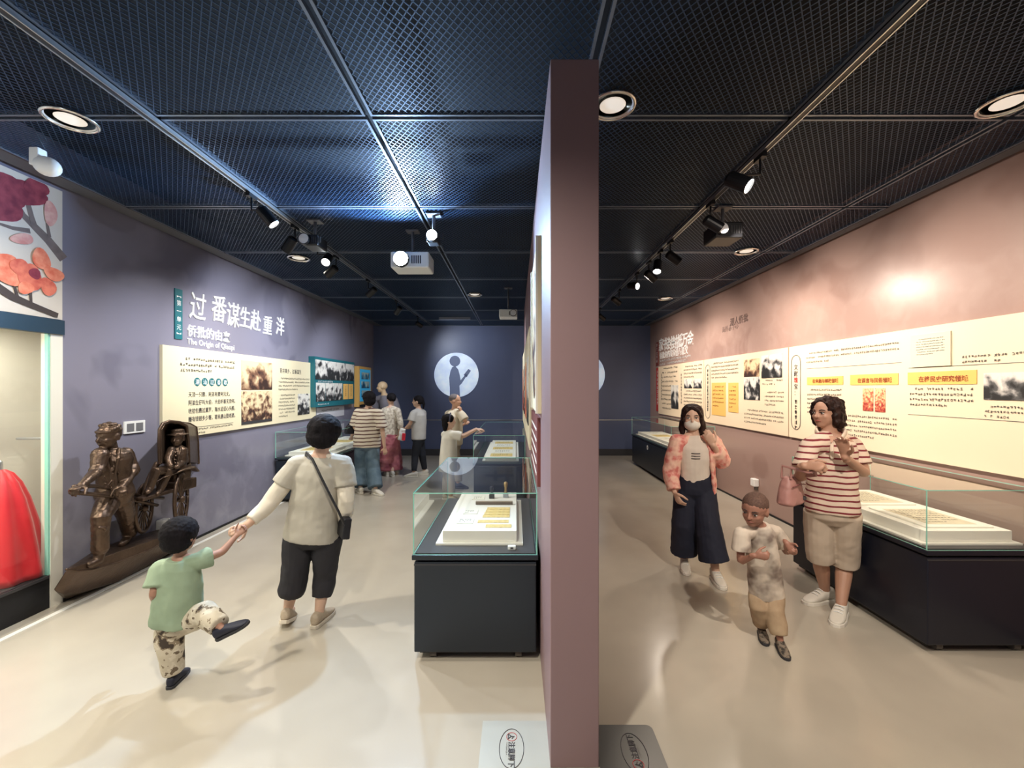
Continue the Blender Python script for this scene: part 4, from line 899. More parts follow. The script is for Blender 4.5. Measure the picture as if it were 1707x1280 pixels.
shm = mat('beige_mesh_shoe', (.42,.34,.25), .75, var=.25, vscale=60); sol = mat('pale_sole', (.62,.55,.45), .6)
for sd, tilt in (('L', .35), ('R', 0)):
    shoe(W['o'], W['J']['an'+sd], W['J']['toe'+sd]-V((0,0,tilt)), (0,tilt,1), s, shm, sol)
bag = empty('crossbody_bag', P(575,870,2.9), 'black crossbody bag slung over the back of the woman holding the boy', 'bag'); bk2 = mat('black_leather', (.008,.008,.012), .5)
pts = [P(509,768,2.99), P(513,756,2.88), P(521,766,2.825), P(535,795,2.795), P(550,825,2.79), P(564,852,2.80), P(573,872,2.83)]
MB().tube(pts, .016, 10, fl=(.5,1.25), up=(0,-1,0)).build('strap', bk2, bag, smooth=True)
mb = MB(); mb.obox(P(574,877,2.93), Matrix.Rotation(.6,3,'Z')@Matrix.Rotation(.12,3,'Y'), .05, .16, .14); fuse(mb, 'pouch', bk2, bag, voxel=.006, smooth=4)
MB().obox(P(516,763,2.876), Matrix.Rotation(.5,3,'Y'), .03, .006, .02).build('buckle', M['alu'], bag)

# ---- boy in green shirt
s = .60
b1 = person('small boy in pale green shirt and camouflage trousers kicking one leg out', dict(
    head=P(301,893,2.40), neck=P(299,925,2.40), chest=P(300,944,2.40), pelvis=P(294,1036,2.40), shL=P(268,955,2.38), shR=P(336,941,2.41),
    elL=P(256,990,2.32), wrL=P(262,1010,2.46), elR=P(370,920,2.50), wrR=P(393,894,2.58), knL=P(285,1084,2.37), knR=P(342,1022,2.36), anL=foot(291,1140,s), anR=P(369,1047,2.30),
    hipL=P(281,1044,2.40), hipR=P(309,1036,2.40), toeL=(-.15,1,0), toeR=(.75,.25,.35)), s, (.15,1,0), (.1,1,-.05), SK3, .005, hh=.195, child=1, face=False,
    handR=dict(d=(.3,.6,.4), pn=(.3,-.5,.5), curl=.9, s=.6), handL=dict(s=.65, curl=.5))
top(b1, noise_mat('pale_green_cotton', [(.35,(.24,.32,.22)), (.65,(.30,.39,.27))], 6, 4, .85), 'shirt', hem=-.06, sleeve={'L': .75, 'R': .42}, sr=(.085,.092,.098), prof=[(.0,.215,.17),(.1,.213,.17),(.4,.20,.16),(.7,.19,.15),(.92,.17,.13),(1.05,.10,.10)], rough=.006)
cam_m = noise_mat('camouflage_cotton', [(0,(.05,.035,.025)), (.36,(.24,.19,.13)), (.42,(.55,.49,.38)), (.55,(.62,.56,.45)), (.63,(.16,.12,.08))], 16, 3, .85, 2, 'CONSTANT')
trousers(b1, cam_m, [(0,.115),(.5,.115),(1.0,.105),(1.4,.10),(1.85,.085)], hipw=.17, hipd=.14, rough=.005)
hair(b1, [((0,-.05,.13),(.44,.50,.44)), ((0,-.14,-.1),(.40,.36,.34))], HB, rough=.004, rscale=70)
dsh = mat('dark_navy_shoe', (.012,.014,.03), .6); dso = mat('dark_sole', (.03,.03,.035), .6)
shoe(b1['o'], b1['J']['anL'], b1['J']['toeL'], (0,0,1), s*1.05, dsh, dso); shoe(b1['o'], b1['J']['anR'], b1['J']['toeR'], (-.3,-.25,.6), s*1.05, dsh, dso)

# ---- masked woman in pink jacket
s = .97
p = person('walking woman in pink patterned jacket, white mask and wide navy trousers', dict(
    head=P(1154,696,3.83), neck=P(1156,722,3.86), chest=P(1158,739,3.86), pelvis=P(1158,812,3.86), shL=P(1130,744,3.84), shR=P(1189,744,3.88),
    elL=P(1117,787,3.86), wrL=P(1124,819,3.78), elR=P(1207,774,3.84), wrR=P(1189,742,3.70), knL=P(1140,872,3.86), knR=P(1180,874,3.74), anL=foot(1141,946,s), anR=foot(1193,968,s)+V((0,0,.0)),
    toeL=(-.3,-1,0), toeR=(-.1,-1,0)), s, (-.3,-.95,0), (-.38,-.92,-.04), SK2, .0055, hh=.225,
    handL=dict(d=(.35,-.25,-.9), pn=(.8,.3,.2), curl=.4, side=1), handR=dict(d=(-.5,-.1,.9), pn=(.1,.9,.1), curl=.45, side=-1))
top(p, noise_mat('cream_knit_top', [(.35,(.70,.62,.53)), (.65,(.76,.68,.58))], 8, 4, .85), 'inner_top', hem=.16, sleeves=False, prof=[(.12,.140,.118),(.3,.135,.122),(.6,.15,.138),(.8,.155,.135),(.95,.14,.105),(1.06,.07,.07)], rough=.003)
pj_m = noise_mat('pink_floral_fabric', [(0,(.42,.07,.07)), (.42,(.66,.20,.17)), (.5,(.80,.42,.34)), (.6,(.85,.55,.42))], 13, 4, .8, 5)
mb = MB(); shell(mb, torso_secs(p, [(-.08,.188,.145),(.1,.188,.15),(.35,.18,.15),(.6,.175,.155),(.8,.172,.148),(.95,.155,.12),(1.06,.095,.09)], 1), .8, .022, gaps=[.95,.92,.88,.8,.7,.6,.5])
for sd, en in (('L', 1.93), ('R', 1.72)):
    J = p['J']; sh = J['sh'+sd]; mb.tube([J['chest']+(sh-J['chest'])*.6-p['up']*.01, sh], [.065*s, .07*s], 14)
    limb(mb, [sh, J['el'+sd], J['wr'+sd]], [(0,.07),(.5,.074),(.9,.072),(1.1,.07),(en,.058)], 16)
fuse(mb, 'jacket', pj_m, p['o'], voxel=.0065, smooth=3, rough=.006, rscale=14)
trousers(p, mat('navy_wide_trousers', (.010,.013,.03), .8), [(0,.105),(.5,.105),(1.0,.11),(1.4,.118),(1.78,.128)], waist=.3, hipw=.165, rough=.006)
hair(p, [((0,-.11,.20),(.42,.44,.37)), ((.31,-.02,-.1),(.13,.27,.42)), ((-.31,-.02,-.1),(.13,.27,.42)), ((0,-.28,-.2),(.36,.2,.45)), (((.36,-.02,-.2),(.38,.0,-.45),(.36,.06,-.66)),(.13,.14,.09)), (((-.36,-.02,-.2),(-.38,.0,-.45),(-.36,.06,-.66)),(.13,.14,.09)), (((0,.25,.40),(.2,.27,.28),(.30,.2,.1)),(.08,.08,.07)), (((0,.25,.40),(-.2,.27,.28),(-.30,.2,.1)),(.08,.08,.07))], HBR, rough=.003)
face_parts(p['o'], p['hc'], p['HR'], p['hh'], mask=True)
g = lambda x, y, z: p['hc']+p['HR']@V((x*p['hh'], y*p['hh'], z*p['hh']))
mb = MB(); mb.ell(g(0,.12,-.26), [.315*.225,.34*.225,.25*.225], p['HR'], 24); mb.ell(g(0,.3,-.13), [.12*.225,.15*.225,.1*.225], p['HR'], 16)
fuse(mb, 'face_mask', mat('white_mask', (.72,.68,.60), .8), p['o'], voxel=.005, smooth=2)
for q_ in (-1, 1): MB().tube([g(q_*.28,.16,-.18), g(q_*.36,-.02,-.05)], .004, 6).build('mask_loop', M['white'], p['o'], smooth=True)
for k in range(3): a_ = p['J']['pelvis']+p['up']*p['L']*(.73-.05*k)+p['ff']*.138*s; MB().tube([a_-p['rt']*.035*s, a_+p['ff']*.006, a_+p['rt']*.035*s], .003, 6).build('shirt_print', M['ink'], p['o'], smooth=True)
wsh = mat('white_sneaker', (.66,.62,.54), .6); wso = mat('white_sole', (.74,.70,.62), .6)
for sd in 'LR': shoe(p['o'], p['J']['an'+sd], p['J']['toe'+sd], (0,0,1), s, wsh, wso, lace=M['white'])

# ---- woman in striped polo shirt
s = 1.0
p = person('talking woman in red striped polo shirt and beige shorts beside the right showcase', dict(
    head=P(1377,688,3.13), neck=P(1383,724,3.12), chest=P(1387,746,3.12), pelvis=P(1387,848,3.14), shL=P(1352,756,3.05), shR=P(1423,753,3.17),
    elL=P(1334,796,2.98), wrL=P(1340,776,2.84), elR=P(1441,789,3.08), wrR=P(1409,762,2.90), knL=P(1367,930,3.22), knR=P(1408,938,3.20), anL=foot(1375,1002,s), anR=foot(1402,1028,s),
    toeL=(-1,-.25,0), toeR=(-.75,-.7,0)), s, (-.55,-.83,0), (-1,-.3,.02), mat('polo_woman_skin', (.44,.245,.165), .5, var=.06, vscale=12), .0055, hh=.222, bodyw=1.04,
    handL=dict(d=(.5,-.8,.1), pn=(.5,.4,-.6), curl=.8, side=1), handR=dict(d=(-.25,-.1,1), pn=(-.8,-.4,.1), curl=.25, side=1, spread=.4))
top(p, stripe_mat('red_and_cream_stripes', (.72,.58,.46), (.20,.02,.03), .043, .3), 'shirt', hem=-.0, sleeve=.72, sr=(.060,.068,.074), prof=[(-.02,.170,.135),(.1,.168,.135),(.3,.158,.132),(.6,.158,.135),(.82,.160,.125),(.95,.145,.10),(1.04,.085,.075)], rough=.005)
mb = MB(); J = p['J']; nb_ = J['chest']+p['up']*.022
for q_ in (-1, 1): mb.tube([nb_-p['ff']*.075+p['up']*.045, nb_+p['rt']*.075*q_-p['ff']*.03+p['up']*.045, nb_+p['rt']*.085*q_+p['ff']*.04+p['up']*.03, nb_+p['rt']*.05*q_+p['ff']*.115-p['up']*.02], [.016,.018,.02,.014], 10, fl=(1.5,.6))
fuse(mb, 'collar', mat('cream_collar', (.72,.60,.48), .85), p['o'], voxel=.005, smooth=2)
fr_ = lambda t, dp: J['pelvis']+p['up']*p['L']*t+p['ff']*dp
MB().tube([fr_(1.0,.098), fr_(.93,.118), fr_(.85,.131), fr_(.78,.136)], .012, 8, fl=(.35,1), up=p['ff']).build('placket', mat('cream_placket', (.72,.60,.48), .85), p['o'], smooth=True)
MB().prism([fr_(1.06,.080)+p['rt']*.035, fr_(1.06,.080)-p['rt']*.035, fr_(.97,.117)], p['ff']*.006).build('neckline', p['o'].data.materials[0], p['o'])
trousers(p, mat('beige_shorts', (.50,.41,.32), .85, var=.06, vscale=6), [(0,.098),(.5,.098),(.85,.094),(1.06,.09)], name='shorts', waist=.14, hipw=.158, hipd=.125, rough=.005)
hair(p, [((0,-.12,.19),(.43,.45,.38)), ((0,-.28,-.08),(.42,.26,.40)), ((.33,-.10,-.12),(.16,.27,.36)), ((-.33,-.12,-.12),(.13,.25,.36)), ((.30,-.2,-.32),(.2,.22,.16)), ((-.28,-.2,-.32),(.2,.22,.16)), (((.0,.2,.43),(.2,.27,.32),(.33,.16,.12),(.38,.08,-.1)),(.07,.08,.08,.08)), (((.0,.2,.43),(-.22,.24,.3),(-.34,.12,.1)),(.07,.08,.07))], HBR, rough=.012, rscale=28)
face_parts(p['o'], p['hc'], p['HR'], p['hh'], (.40,.10,.08))
for sd in 'LR': shoe(p['o'], p['J']['an'+sd], p['J']['toe'+sd], (0,0,1), s*1.05, wsh, wso, lace=M['white'])
hb = empty('handbag', P(1318,842,3.0), 'dusty pink handbag hanging from the hand of the striped-shirt woman', 'bag'); pkl = mat('dusty_pink_leather', (.40,.20,.175), .5, var=.08, vscale=8)
c = P(1318,812,2.98); mb = MB(); Rb = Matrix.Rotation(.55, 3, 'Z')
sect(mb, [(c+V((0,0,z)), Rb.col[0], Rb.col[1], a, b) for z, a, b in ((-.115,.105,.055),(-.10,.118,.062),(-.03,.105,.058),(.04,.082,.045),(.075,.07,.03),(.08,.05,.02))], 24, 3.0)
fuse(mb, 'bag_body', pkl, hb, voxel=.006, smooth=4, rough=.004, rscale=16)
top_ = J['wrL']+V((.03,-.06,-.02))
for q_ in (-1, 1): MB().tube([c+Rb@V((-.06,.03*q_,.07)), c+Rb@V((-.05,.03*q_,.15)), c.lerp(top_, .85)+V((-.015,.01*q_,.0)), top_+V((0,.008*q_,.0)), c.lerp(top_, .8)+V((.035,.01*q_,-.01)), c+Rb@V((.055,.03*q_,.07))], .008, 8).build('handle', pkl, hb, smooth=True)
MB().tube([c+Rb@V((-.085,-.055,.02)), c+Rb@V((0,-.064,.035)), c+Rb@V((.085,-.055,.02))], .004, 6).build('seam', mat('dark_pink_leather', (.22,.07,.07), .5), hb)
MB().ell(c+Rb@V((.055,-.064,-.07)), (.013,.006,.016)).build('clasp', M['ink'], hb)

# ---- boy walking on the right
s = .61
p = person('toddler boy in smudged white T-shirt and tan trousers walking on the right', dict(
    head=P(1258,849,2.72), neck=P(1267,881,2.78), chest=P(1270,899,2.8), pelvis=P(1277,982,2.82), shL=P(1241,906,2.76), shR=P(1296,902,2.84),
    elL=P(1234,936,2.72), wrL=P(1257,926,2.62), elR=P(1312,921,2.84), wrR=P(1311,905,2.72), knL=P(1265,1010,2.80), knR=P(1291,1018,2.76), anL=foot(1270,1060,s), anR=foot(1301,1082,s),
    toeL=(-.35,-1,0), toeR=(-.25,-1,0)), s, (-.4,-.9,0), (-.85,-.7,-.38), mat('boy_skin', (.34,.165,.115), .5, var=.08, vscale=12), .005, hup=(-.1,-.2,1), hh=.205, child=1,
    handL=dict(d=(.7,-.4,.1), pn=(.2,.9,0), curl=.7, s=.68), handR=dict(d=(.2,-.7,-.5), pn=(-.7,-.2,.4), curl=.95, s=.70))
tee = noise_mat('smudged_white_cotton', [(.33,(.22,.17,.14)), (.42,(.42,.36,.30)), (.52,(.60,.52,.43)), (.8,(.66,.58,.48))], 7, 3, .85, 9)
top(p, tee, 'shirt', hem=-.08, sleeve=.62, sr=(.078,.088,.095), prof=[(-.1,.175,.14),(.05,.172,.14),(.4,.16,.135),(.7,.158,.13),(.92,.15,.12),(1.05,.095,.095)], rough=.006)
trousers(p, noise_mat('tan_cotton', [(.35,(.30,.20,.12)), (.65,(.48,.36,.23))], 6, 4, .85, 3), [(0,.092),(.5,.098),(1.0,.10),(1.5,.095),(1.8,.08)], hipw=.15, hipd=.12, rough=.006)
hair(p, [((0,-.06,.16),(.368,.43,.37))], noise_mat('cropped_hair', [(.3,(.07,.035,.025)), (.7,(.13,.07,.05))], 90, 3, .8), 'cropped_hair', rough=.001)
face_parts(p['o'], p['hc'], p['HR'], p['hh'], (.30,.10,.08))
csh = noise_mat('dark_patterned_shoe', [(.4,(.03,.025,.02)), (.55,(.2,.16,.12))], 40, 3, .7)
for sd in 'LR': shoe(p['o'], p['J']['an'+sd], p['J']['toe'+sd], (0,0,1), s*1.05, csh, dso)

# ---- far visitors on the left
s = .98
p = person('visitor in brown and cream striped top and blue jeans at the wall showcase', dict(
    head=P(615,665,6.8), neck=P(615,681,6.82), chest=P(614,692,6.84), pelvis=P(612,741,6.84), shL=P(597,694,6.9), shR=P(632,696,6.78),
    elL=P(590,714,6.95), wrL=P(586,728,7.15), elR=P(638,720,6.75), wrR=P(641,745,6.8), knL=P(602,780,6.86), knR=P(622,782,6.8), anL=foot(601,822,s), anR=foot(626,824,s), toeL=(-.6,.8,0), toeR=(.7,-.5,0)), s, (-.4,1,0), (-.6,.8,-.1), SK2, .009, hh=.225, face=False)
top(p, stripe_mat('brown_cream_stripes', (.62,.56,.46), (.12,.06,.05), .058, .32), 'shirt', hem=-.02, sleeve=.8, sr=(.075,.085,.09), prof=[(-.06,.22,.15),(.2,.21,.15),(.6,.2,.15),(.85,.19,.14),(1.0,.13,.1),(1.06,.08,.07)])
trousers(p, noise_mat('blue_jeans', [(.35,(.05,.09,.13)), (.65,(.13,.19,.24))], 5, 4, .85), [(0,.115),(.5,.112),(1.0,.11),(1.5,.115),(1.93,.118)], hipw=.185, hipd=.14)
hair(p, [((0,-.06,.14),(.46,.50,.44)), ((0,-.16,-.1),(.43,.36,.40))], HB, vox=.009)
for sd in 'LR': shoe(p['o'], p['J']['an'+sd], p['J']['toe'+sd], (0,0,1), s, wsh, wso)
b_ = empty('shoulder_bag', P(583,716,6.9), 'small black shoulder bag at the side of the visitor in jeans', 'bag'); c = P(583,714,6.92)
mb = MB(); sect(mb, [(c+V((0,0,z)), V((.8,.6,0)), V((-.6,.8,0)), a, .04) for z, a in ((-.09,.07),(-.07,.09),(.0,.08),(.05,.05))], 18, 2.6); fuse(mb, 'bag_body', bk2, b_, voxel=.008)
MB().tube([c+V((-.03,0,.05)), P(590,695,6.88), P(598,687,6.86), P(595,700,6.82), c+V((.05,-.02,.05))], .009, 8).build('strap', bk2, b_, smooth=True)

s = .95
p = person('woman with claw-clipped hair, cream lace top and long pink-red skirt', dict(
    head=P(652,665,8.2), neck=P(652,677,8.2), chest=P(652,685,8.2), pelvis=P(651,728,8.2), shL=P(640,688,8.25), shR=P(663,688,8.15),
    elL=P(636,706,8.35), wrL=P(633,718,8.5), elR=P(668,707,8.1), wrR=P(665,725,8.15), knL=P(646,757,8.2), knR=P(655,757,8.2), anL=foot(645,793,s), anR=foot(654,794,s), toeL=(-.5,.8,0), toeR=(-.5,.8,0)), s, (-.6,.8,0), (-.7,.7,0), SK2, .010, hh=.215, face=False)
top(p, noise_mat('cream_lace', [(.4,(.45,.38,.30)), (.55,(.72,.65,.54))], 22, 3, .85), 'shirt', hem=-.05, sleeve=1.4, sr=(.06,.062,.06))
mb = MB(); sect(mb, [(p['J']['pelvis']+V((0,0,z)), p['rt'], p['ff'], a, b) for z, a, b in ((.06,.15,.12),(-.02,.175,.14),(-.2,.19,.16),(-.45,.22,.19),(-.62,.235,.21))], 28, 2.1)
fuse(mb, 'skirt', noise_mat('pink_red_skirt', [(.35,(.30,.07,.10)), (.65,(.50,.17,.18))], 7, 4, .7), p['o'], voxel=.010, smooth=3, rough=.012, rscale=9)
hair(p, [((0,-.07,.15),(.42,.46,.40)), ((0,-.42,.02),(.22,.2,.24))], HB, vox=.009); MB().obox(p['hc']+V((.06,-.02,.02)), Matrix.Rotation(.5,3,'Y'), .02, .03, .09).build('hair_clip', M['paper'], p['o'])
for sd in 'LR': shoe(p['o'], p['J']['an'+sd], p['J']['toe'+sd], (0,0,1), s, wsh, wso)

s = 1.06
p = person('tall bald man in grey shirt and dark shorts facing the blue-grey wall', dict(
    head=P(637,645,9.05), neck=P(641,660,9.1), chest=P(644,670,9.1), pelvis=P(651,717,9.1), shL=P(630,674,9.2), shR=P(659,674,9.05),
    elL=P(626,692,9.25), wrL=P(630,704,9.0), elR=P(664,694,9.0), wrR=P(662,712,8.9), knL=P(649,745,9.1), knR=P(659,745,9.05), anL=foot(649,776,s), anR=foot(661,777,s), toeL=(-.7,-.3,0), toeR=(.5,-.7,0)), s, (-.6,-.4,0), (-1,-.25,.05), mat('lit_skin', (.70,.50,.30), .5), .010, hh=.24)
top(p, mat('grey_shirt', (.20,.19,.22), .85), 'shirt', hem=-.08, sleeve=.85, sr=(.07,.08,.085)); trousers(p, mat('dark_shorts', (.015,.015,.03), .85), [(0,.11),(.5,.11),(.95,.105)], name='shorts')
for sd in 'LR': shoe(p['o'], p['J']['an'+sd], p['J']['toe'+sd], (0,0,1), s, wsh, wso)

s = .96
p = person('woman with ponytail, pale T-shirt and black trousers facing left', dict(
    head=P(696,669,8.0), neck=P(698,681,8.03), chest=P(699,689,8.05), pelvis=P(698,729,8.05), shL=P(690,693,7.9), shR=P(706,692,8.2),
    elL=P(684,706,7.85), wrL=P(676,714,7.9), elR=P(702,709,8.25), wrR=P(688,712,8.2), knL=P(692,760,8.0), knR=P(704,759,8.1), anL=foot(690,795,s), anR=foot(708,791,s), toeL=(-1,-.1,0), toeR=(-1,.0,0)), s, (-1,-.15,0), (-1,0,.05), SK2, .0095, hh=.215)
top(p, noise_mat('pale_grey_cotton', [(.35,(.46,.45,.44)), (.65,(.54,.53,.5))], 6, 4, .85), 'shirt', hem=-.03, sleeve=.75, sr=(.068,.075,.08), prof=[(-.06,.18,.14),(.2,.175,.14),(.6,.175,.15),(.85,.175,.14),(1.0,.12,.1),(1.06,.08,.07)])
trousers(p, mat('black_trousers', (.010,.013,.022), .8), [(0,.10),(.5,.09),(1.0,.07),(1.5,.062),(1.9,.052)], hipw=.155, hipd=.14)
hair(p, [((0,-.1,.16),(.40,.46,.38)), (((0,-.48,.05),(0,-.55,-.25),(0,-.5,-.62)),(.13,.13,.06)), ((0,-.2,-.02),(.36,.3,.25))], HB, vox=.008)
for sd in 'LR': shoe(p['o'], p['J']['an'+sd], p['J']['toe'+sd], (0,0,1), s, wsh, wso)
e = empty('paper_bag', P(673,724,7.9), 'white bag with red corner carried by the ponytailed woman', 'bag'); c = P(670,724,7.87)
mb = MB(); mb.obox(c, Matrix.Rotation(.2,3,'Y'), .1, .07, .22); fuse(mb, 'bag_body', M['white'], e, voxel=.01, smooth=3, rough=.008, rscale=14); MB().obox(c+V((.045,-.05,-.04)), Matrix.Rotation(.1,3,'Y'), .06, .02, .13).build('red_panel', mat('bright_red', (.6,.02,.04), .5), e, bevel=.004)

s = .96
p = person('man with cropped grey hair and cream shirt, hand at his chin, behind the girl', dict(
    head=P(759,668,7.15), neck=P(757,681,7.15), chest=P(757,691,7.15), pelvis=P(756,738,7.15), shL=P(747,694,7.3), shR=P(768,694,7.0),
    elL=P(760,716,7.35), wrL=P(772,708,7.2), elR=P(776,703,6.95), wrR=P(769,689,6.98), knL=P(752,775,7.2), knR=P(762,775,7.1), anL=foot(753,809,s), anR=foot(763,814,s), toeL=(1,-.1,0), toeR=(1,-.2,0)), s, (1,-.25,0), (1,-.1,-.15), mat('ruddy_skin', (.62,.36,.24), .5), .0095, hh=.225, female=False,
    handR=dict(d=(-.2,.1,1), pn=(-.8,.4,0), curl=.6))
top(p, mat('cream_shirt', (.66,.58,.44), .85), 'shirt', hem=-.06, sleeve=.8, sr=(.07,.08,.085), prof=[(-.06,.19,.15),(.2,.185,.15),(.6,.18,.14),(.85,.185,.135),(1.0,.12,.1),(1.06,.08,.07)])
trousers(p, mat('khaki_trousers', (.42,.36,.28), .85), [(0,.11),(.5,.10),(1.0,.09),(1.9,.08)])
hair(p, [((0,-.10,.18),(.375,.41,.345))], mat('grey_stubble', (.14,.12,.12), .8), 'cropped_hair', vox=.009, rough=.001)
for sd in 'LR': shoe(p['o'], p['J']['an'+sd], p['J']['toe'+sd], (0,0,1), s, dsh, dso)

s = .78
p = person('girl with black hair and white T-shirt reaching over the second showcase', dict(
    head=P(749,702,6.3), neck=P(749,719,6.3), chest=P(749,728,6.3), pelvis=P(747,774,6.3), shL=P(741,731,6.42), shR=P(755,731,6.18),
    elL=P(772,726,6.45), wrL=P(794,714.5,6.4), elR=P(772,728,6.2), wrR=P(794,716,6.25), knL=P(745,805,6.35), knR=P(751,806,6.25), anL=foot(744,832,s), anR=foot(752,835,s), toeL=(1,.1,0), toeR=(1,-.1,0)), s, (1,0,0), (1,.15,-.1), SK2, .008, hh=.205,
    handL=dict(d=(1,0,-.1), pn=(0,0,-1), curl=.15), handR=dict(d=(1,.1,-.1), pn=(0,0,-1), curl=.15))
top(p, noise_mat('white_cotton', [(.35,(.66,.64,.56)), (.65,(.74,.72,.64))], 6, 3, .85), 'shirt', hem=-.18, sleeve=.8, sr=(.075,.085,.09), prof=[(-.2,.20,.17),(.2,.195,.165),(.6,.18,.15),(.85,.175,.14),(1.0,.12,.1),(1.06,.08,.07)])
trousers(p, mat('sand_trousers', (.55,.48,.38), .85), [(0,.10),(.5,.10),(1.0,.09),(1.8,.08)])
hair(p, [((0,-.1,.15),(.43,.47,.40)), ((0,-.28,-.15),(.40,.26,.42)), ((0,-.3,-.45),(.34,.18,.3))], HB, vox=.008)
mb = MB(); g = lambda x, y, z: p['hc']+p['HR']@V((x*p['hh'], y*p['hh'], z*p['hh'])); mb.tube([g(-.43,.02,.05), g(-.36,.06,.4), g(0,.08,.57), g(.36,.06,.4), g(.43,.02,.05)], .012, 8); mb.build('headband', mat('dark_headband', (.02,.02,.05), .3), p['o'], smooth=True)
for sd in 'LR': shoe(p['o'], p['J']['an'+sd], p['J']['toe'+sd], (0,0,1), s, wsh, wso)

# ------------------------------------------------------------------ bronze rickshaw relief on the left wall
rk = empty('rickshaw_sculpture', (XL+.1, 3.8, 0), 'bronze high relief of a man pulling a rickshaw with a seated passenger', 'sculpture')
def RK(px, py, off): X = XL+off; y = F*(-X)/(CX-px); return V((X, y, EYE-(py-CY)*y/F))
pts = [RK(x, y, .25) for x, y in ((111,950),(130,953),(152,951),(196,939),(249,918),(300,890),(316,879))]+[RK(x, y, .02) for x, y in ((111,948),(157,918),(196,902),(271,880),(318,866))]
pts += [RK(x, y, .13) for x, y in ((89,984),(105,990),(131,989),(197,970),(246,943),(300,912),(316,900))]
bm = bmesh.new()
for q_ in pts: bm.verts.new((q_.x, q_.y, max(q_.z, .006)))
for q_ in [V((XL+.002, pts[7].y, .01)), V((XL+.002, pts[11].y, .01))]: bm.verts.new(q_)
bmesh.ops.convex_hull(bm, input=bm.verts); 
for v in [v for v in bm.verts if not v.link_faces]: bm.verts.remove(v)
me = bpy.data.meshes.new('plinth'); bm.to_mesh(me); bm.free(); me.transform(Matrix.Translation(-wloc(rk))); me.materials.append(M['bronze'])
o = bpy.data.objects.new('plinth', me); C.objects.link(o); o.parent = rk
bv = o.modifiers.new('bevel', 'BEVEL'); bv.width = .015; bv.segments = 3
MB().tube([RK(x, y, .25) for x, y in ((111,949),(130,952),(152,950),(196,938),(249,917),(300,889),(316,878))], .009, 8).build('plinth_rim', M['bronze'], rk, smooth=True)
o_ = .22; mb = MB(); R = lambda x, y, f=0: RK(x, y, o_+f)
u_ = (R(188,752)-R(191,806)).normalized(); fw = V((.45,-.9,0)); Bt = frame(fw, u_)
sect(mb, [(R(x, y), Bt.col[0], Bt.col[1], a, b) for x, y, a, b in ((192,840,.09,.075),(192,826,.125,.10),(191.5,822,.13,.105),(191,806,.108,.088),(189,786,.112,.09),(187.5,766,.13,.092),(187,755,.115,.072),(185,748,.05,.05))], 26)
mb.tube([R(186,754), R(183,738)], [.052,.042], 12); Hd = frame(V((-.05,-1,-.12)), V((0,-.1,1))); hc_ = R(181,727,.02); head_form(mb, hc_, Hd, .20)
for k in range(26):
    th_ = rnd.uniform(0, 2*math.pi); ph_ = rnd.uniform(.0, 1.25); n_ = V((math.sin(ph_)*math.cos(th_), math.sin(ph_)*math.sin(th_), math.cos(ph_)))
    if n_.y > .45 and n_.z < .75: continue
    mb.ell(hc_+Hd@V((n_.x*.073, n_.y*.088-.008, n_.z*.08+.022)), (.02,.02,.016))
mb.tube([hc_+Hd@V((.068*math.cos(t_), .083*math.sin(t_)-.008, .045)) for t_ in [2*math.pi*k/16 for k in range(17)]], .009, 8, dome=False)
aL = [R(167,758,.02), R(162,786,.05), R(147,799,.11), R(135,810,.14)]; aR = [R(209,757,-.02), R(221,783,.02), R(213,798,.08), R(204,811,.12)]
mb.tube(aL, [.058,.044,.034,.026], 12); mb.tube(aR, [.060,.050,.036,.028], 12)
for q0, q1, r_ in ((aL[1].lerp(aL[0],.12), aL[1].lerp(aL[2],.1), .05), (aR[1].lerp(aR[0],.15), aR[1].lerp(aR[2],.15), .056), (aR[1].lerp(aR[0],.0), aR[1].lerp(aR[2],.3), .05)): mb.tube([q0, q1], r_, 12, dome=False)
hand(mb, R(136,809,.14), V((.3,-.9,-.1)), V((0,0,-1)), .85, .8, 1); hand(mb, R(205,810,.12), V((.5,-.6,-.3)), V((-.3,0,-1)), .85, .8, -1)
for q_ in (-1, 1): mb.tube([R(186,750,.03)+Bt.col[0]*.045*q_, R(187,765,.085)+Bt.col[0]*.035*q_, R(189,790,.09)+Bt.col[0]*.012*q_, R(191,820,.095)+Bt.col[0]*.01*q_], [.012,.012,.01,.012], 8)
for k in range(9):                                        # cloth folds
    q0 = R(180+rnd.uniform(-8,22), 770+k*6, .085); mb.tube([q0, q0+V((.0, rnd.uniform(-.07,.07), rnd.uniform(-.05,-.02)))], [.008,.006], 8)
lg = ([R(182,834), R(168,862,.07), R(167,914,.03)], [R(202,834), R(211,862,-.06), R(216,888,-.11)])
mb.tube([lg[0][0], lg[0][0].lerp(lg[0][1],.6), lg[0][1], lg[0][1].lerp(lg[0][2],.5), lg[0][2]], [.082,.072,.062,.055,.056], 16); mb.tube(lg[1], [.082,.062,.052], 16)
for k in range(10):
    f_ = lg[k % 2]; q0 = polyat(f_, rnd.uniform(.2,1.8))+V((.055,-.02,0)); mb.tube([q0, q0+V((-.015, rnd.uniform(-.05,.05), rnd.uniform(-.06,.06)))], [.010,.006], 8)
mb.tube([R(168,914,.03), R(163,934,.03), R(150,941,.03)], [.036,.036,.028], 12); mb.tube([R(216,886,-.11), R(211,899,-.10), R(203,907,-.07)], [.036,.034,.027], 12)
fuse(mb, 'rickshaw_puller', M['bronze'], rk, voxel=.005, smooth=1, rough=.003, rscale=26)
for pth in (((124,811),(160,810),(200,817),(240,828),(272,830)), ((128,821),(166,825),(205,830),(262,842))):
    MB().tube([RK(x, y, .36-.05*i) for i, (x, y) in enumerate(pth)], [.016,.014,.014,.014,.014][:len(pth)], 10).build('shaft', M['bronze'], rk, smooth=True)
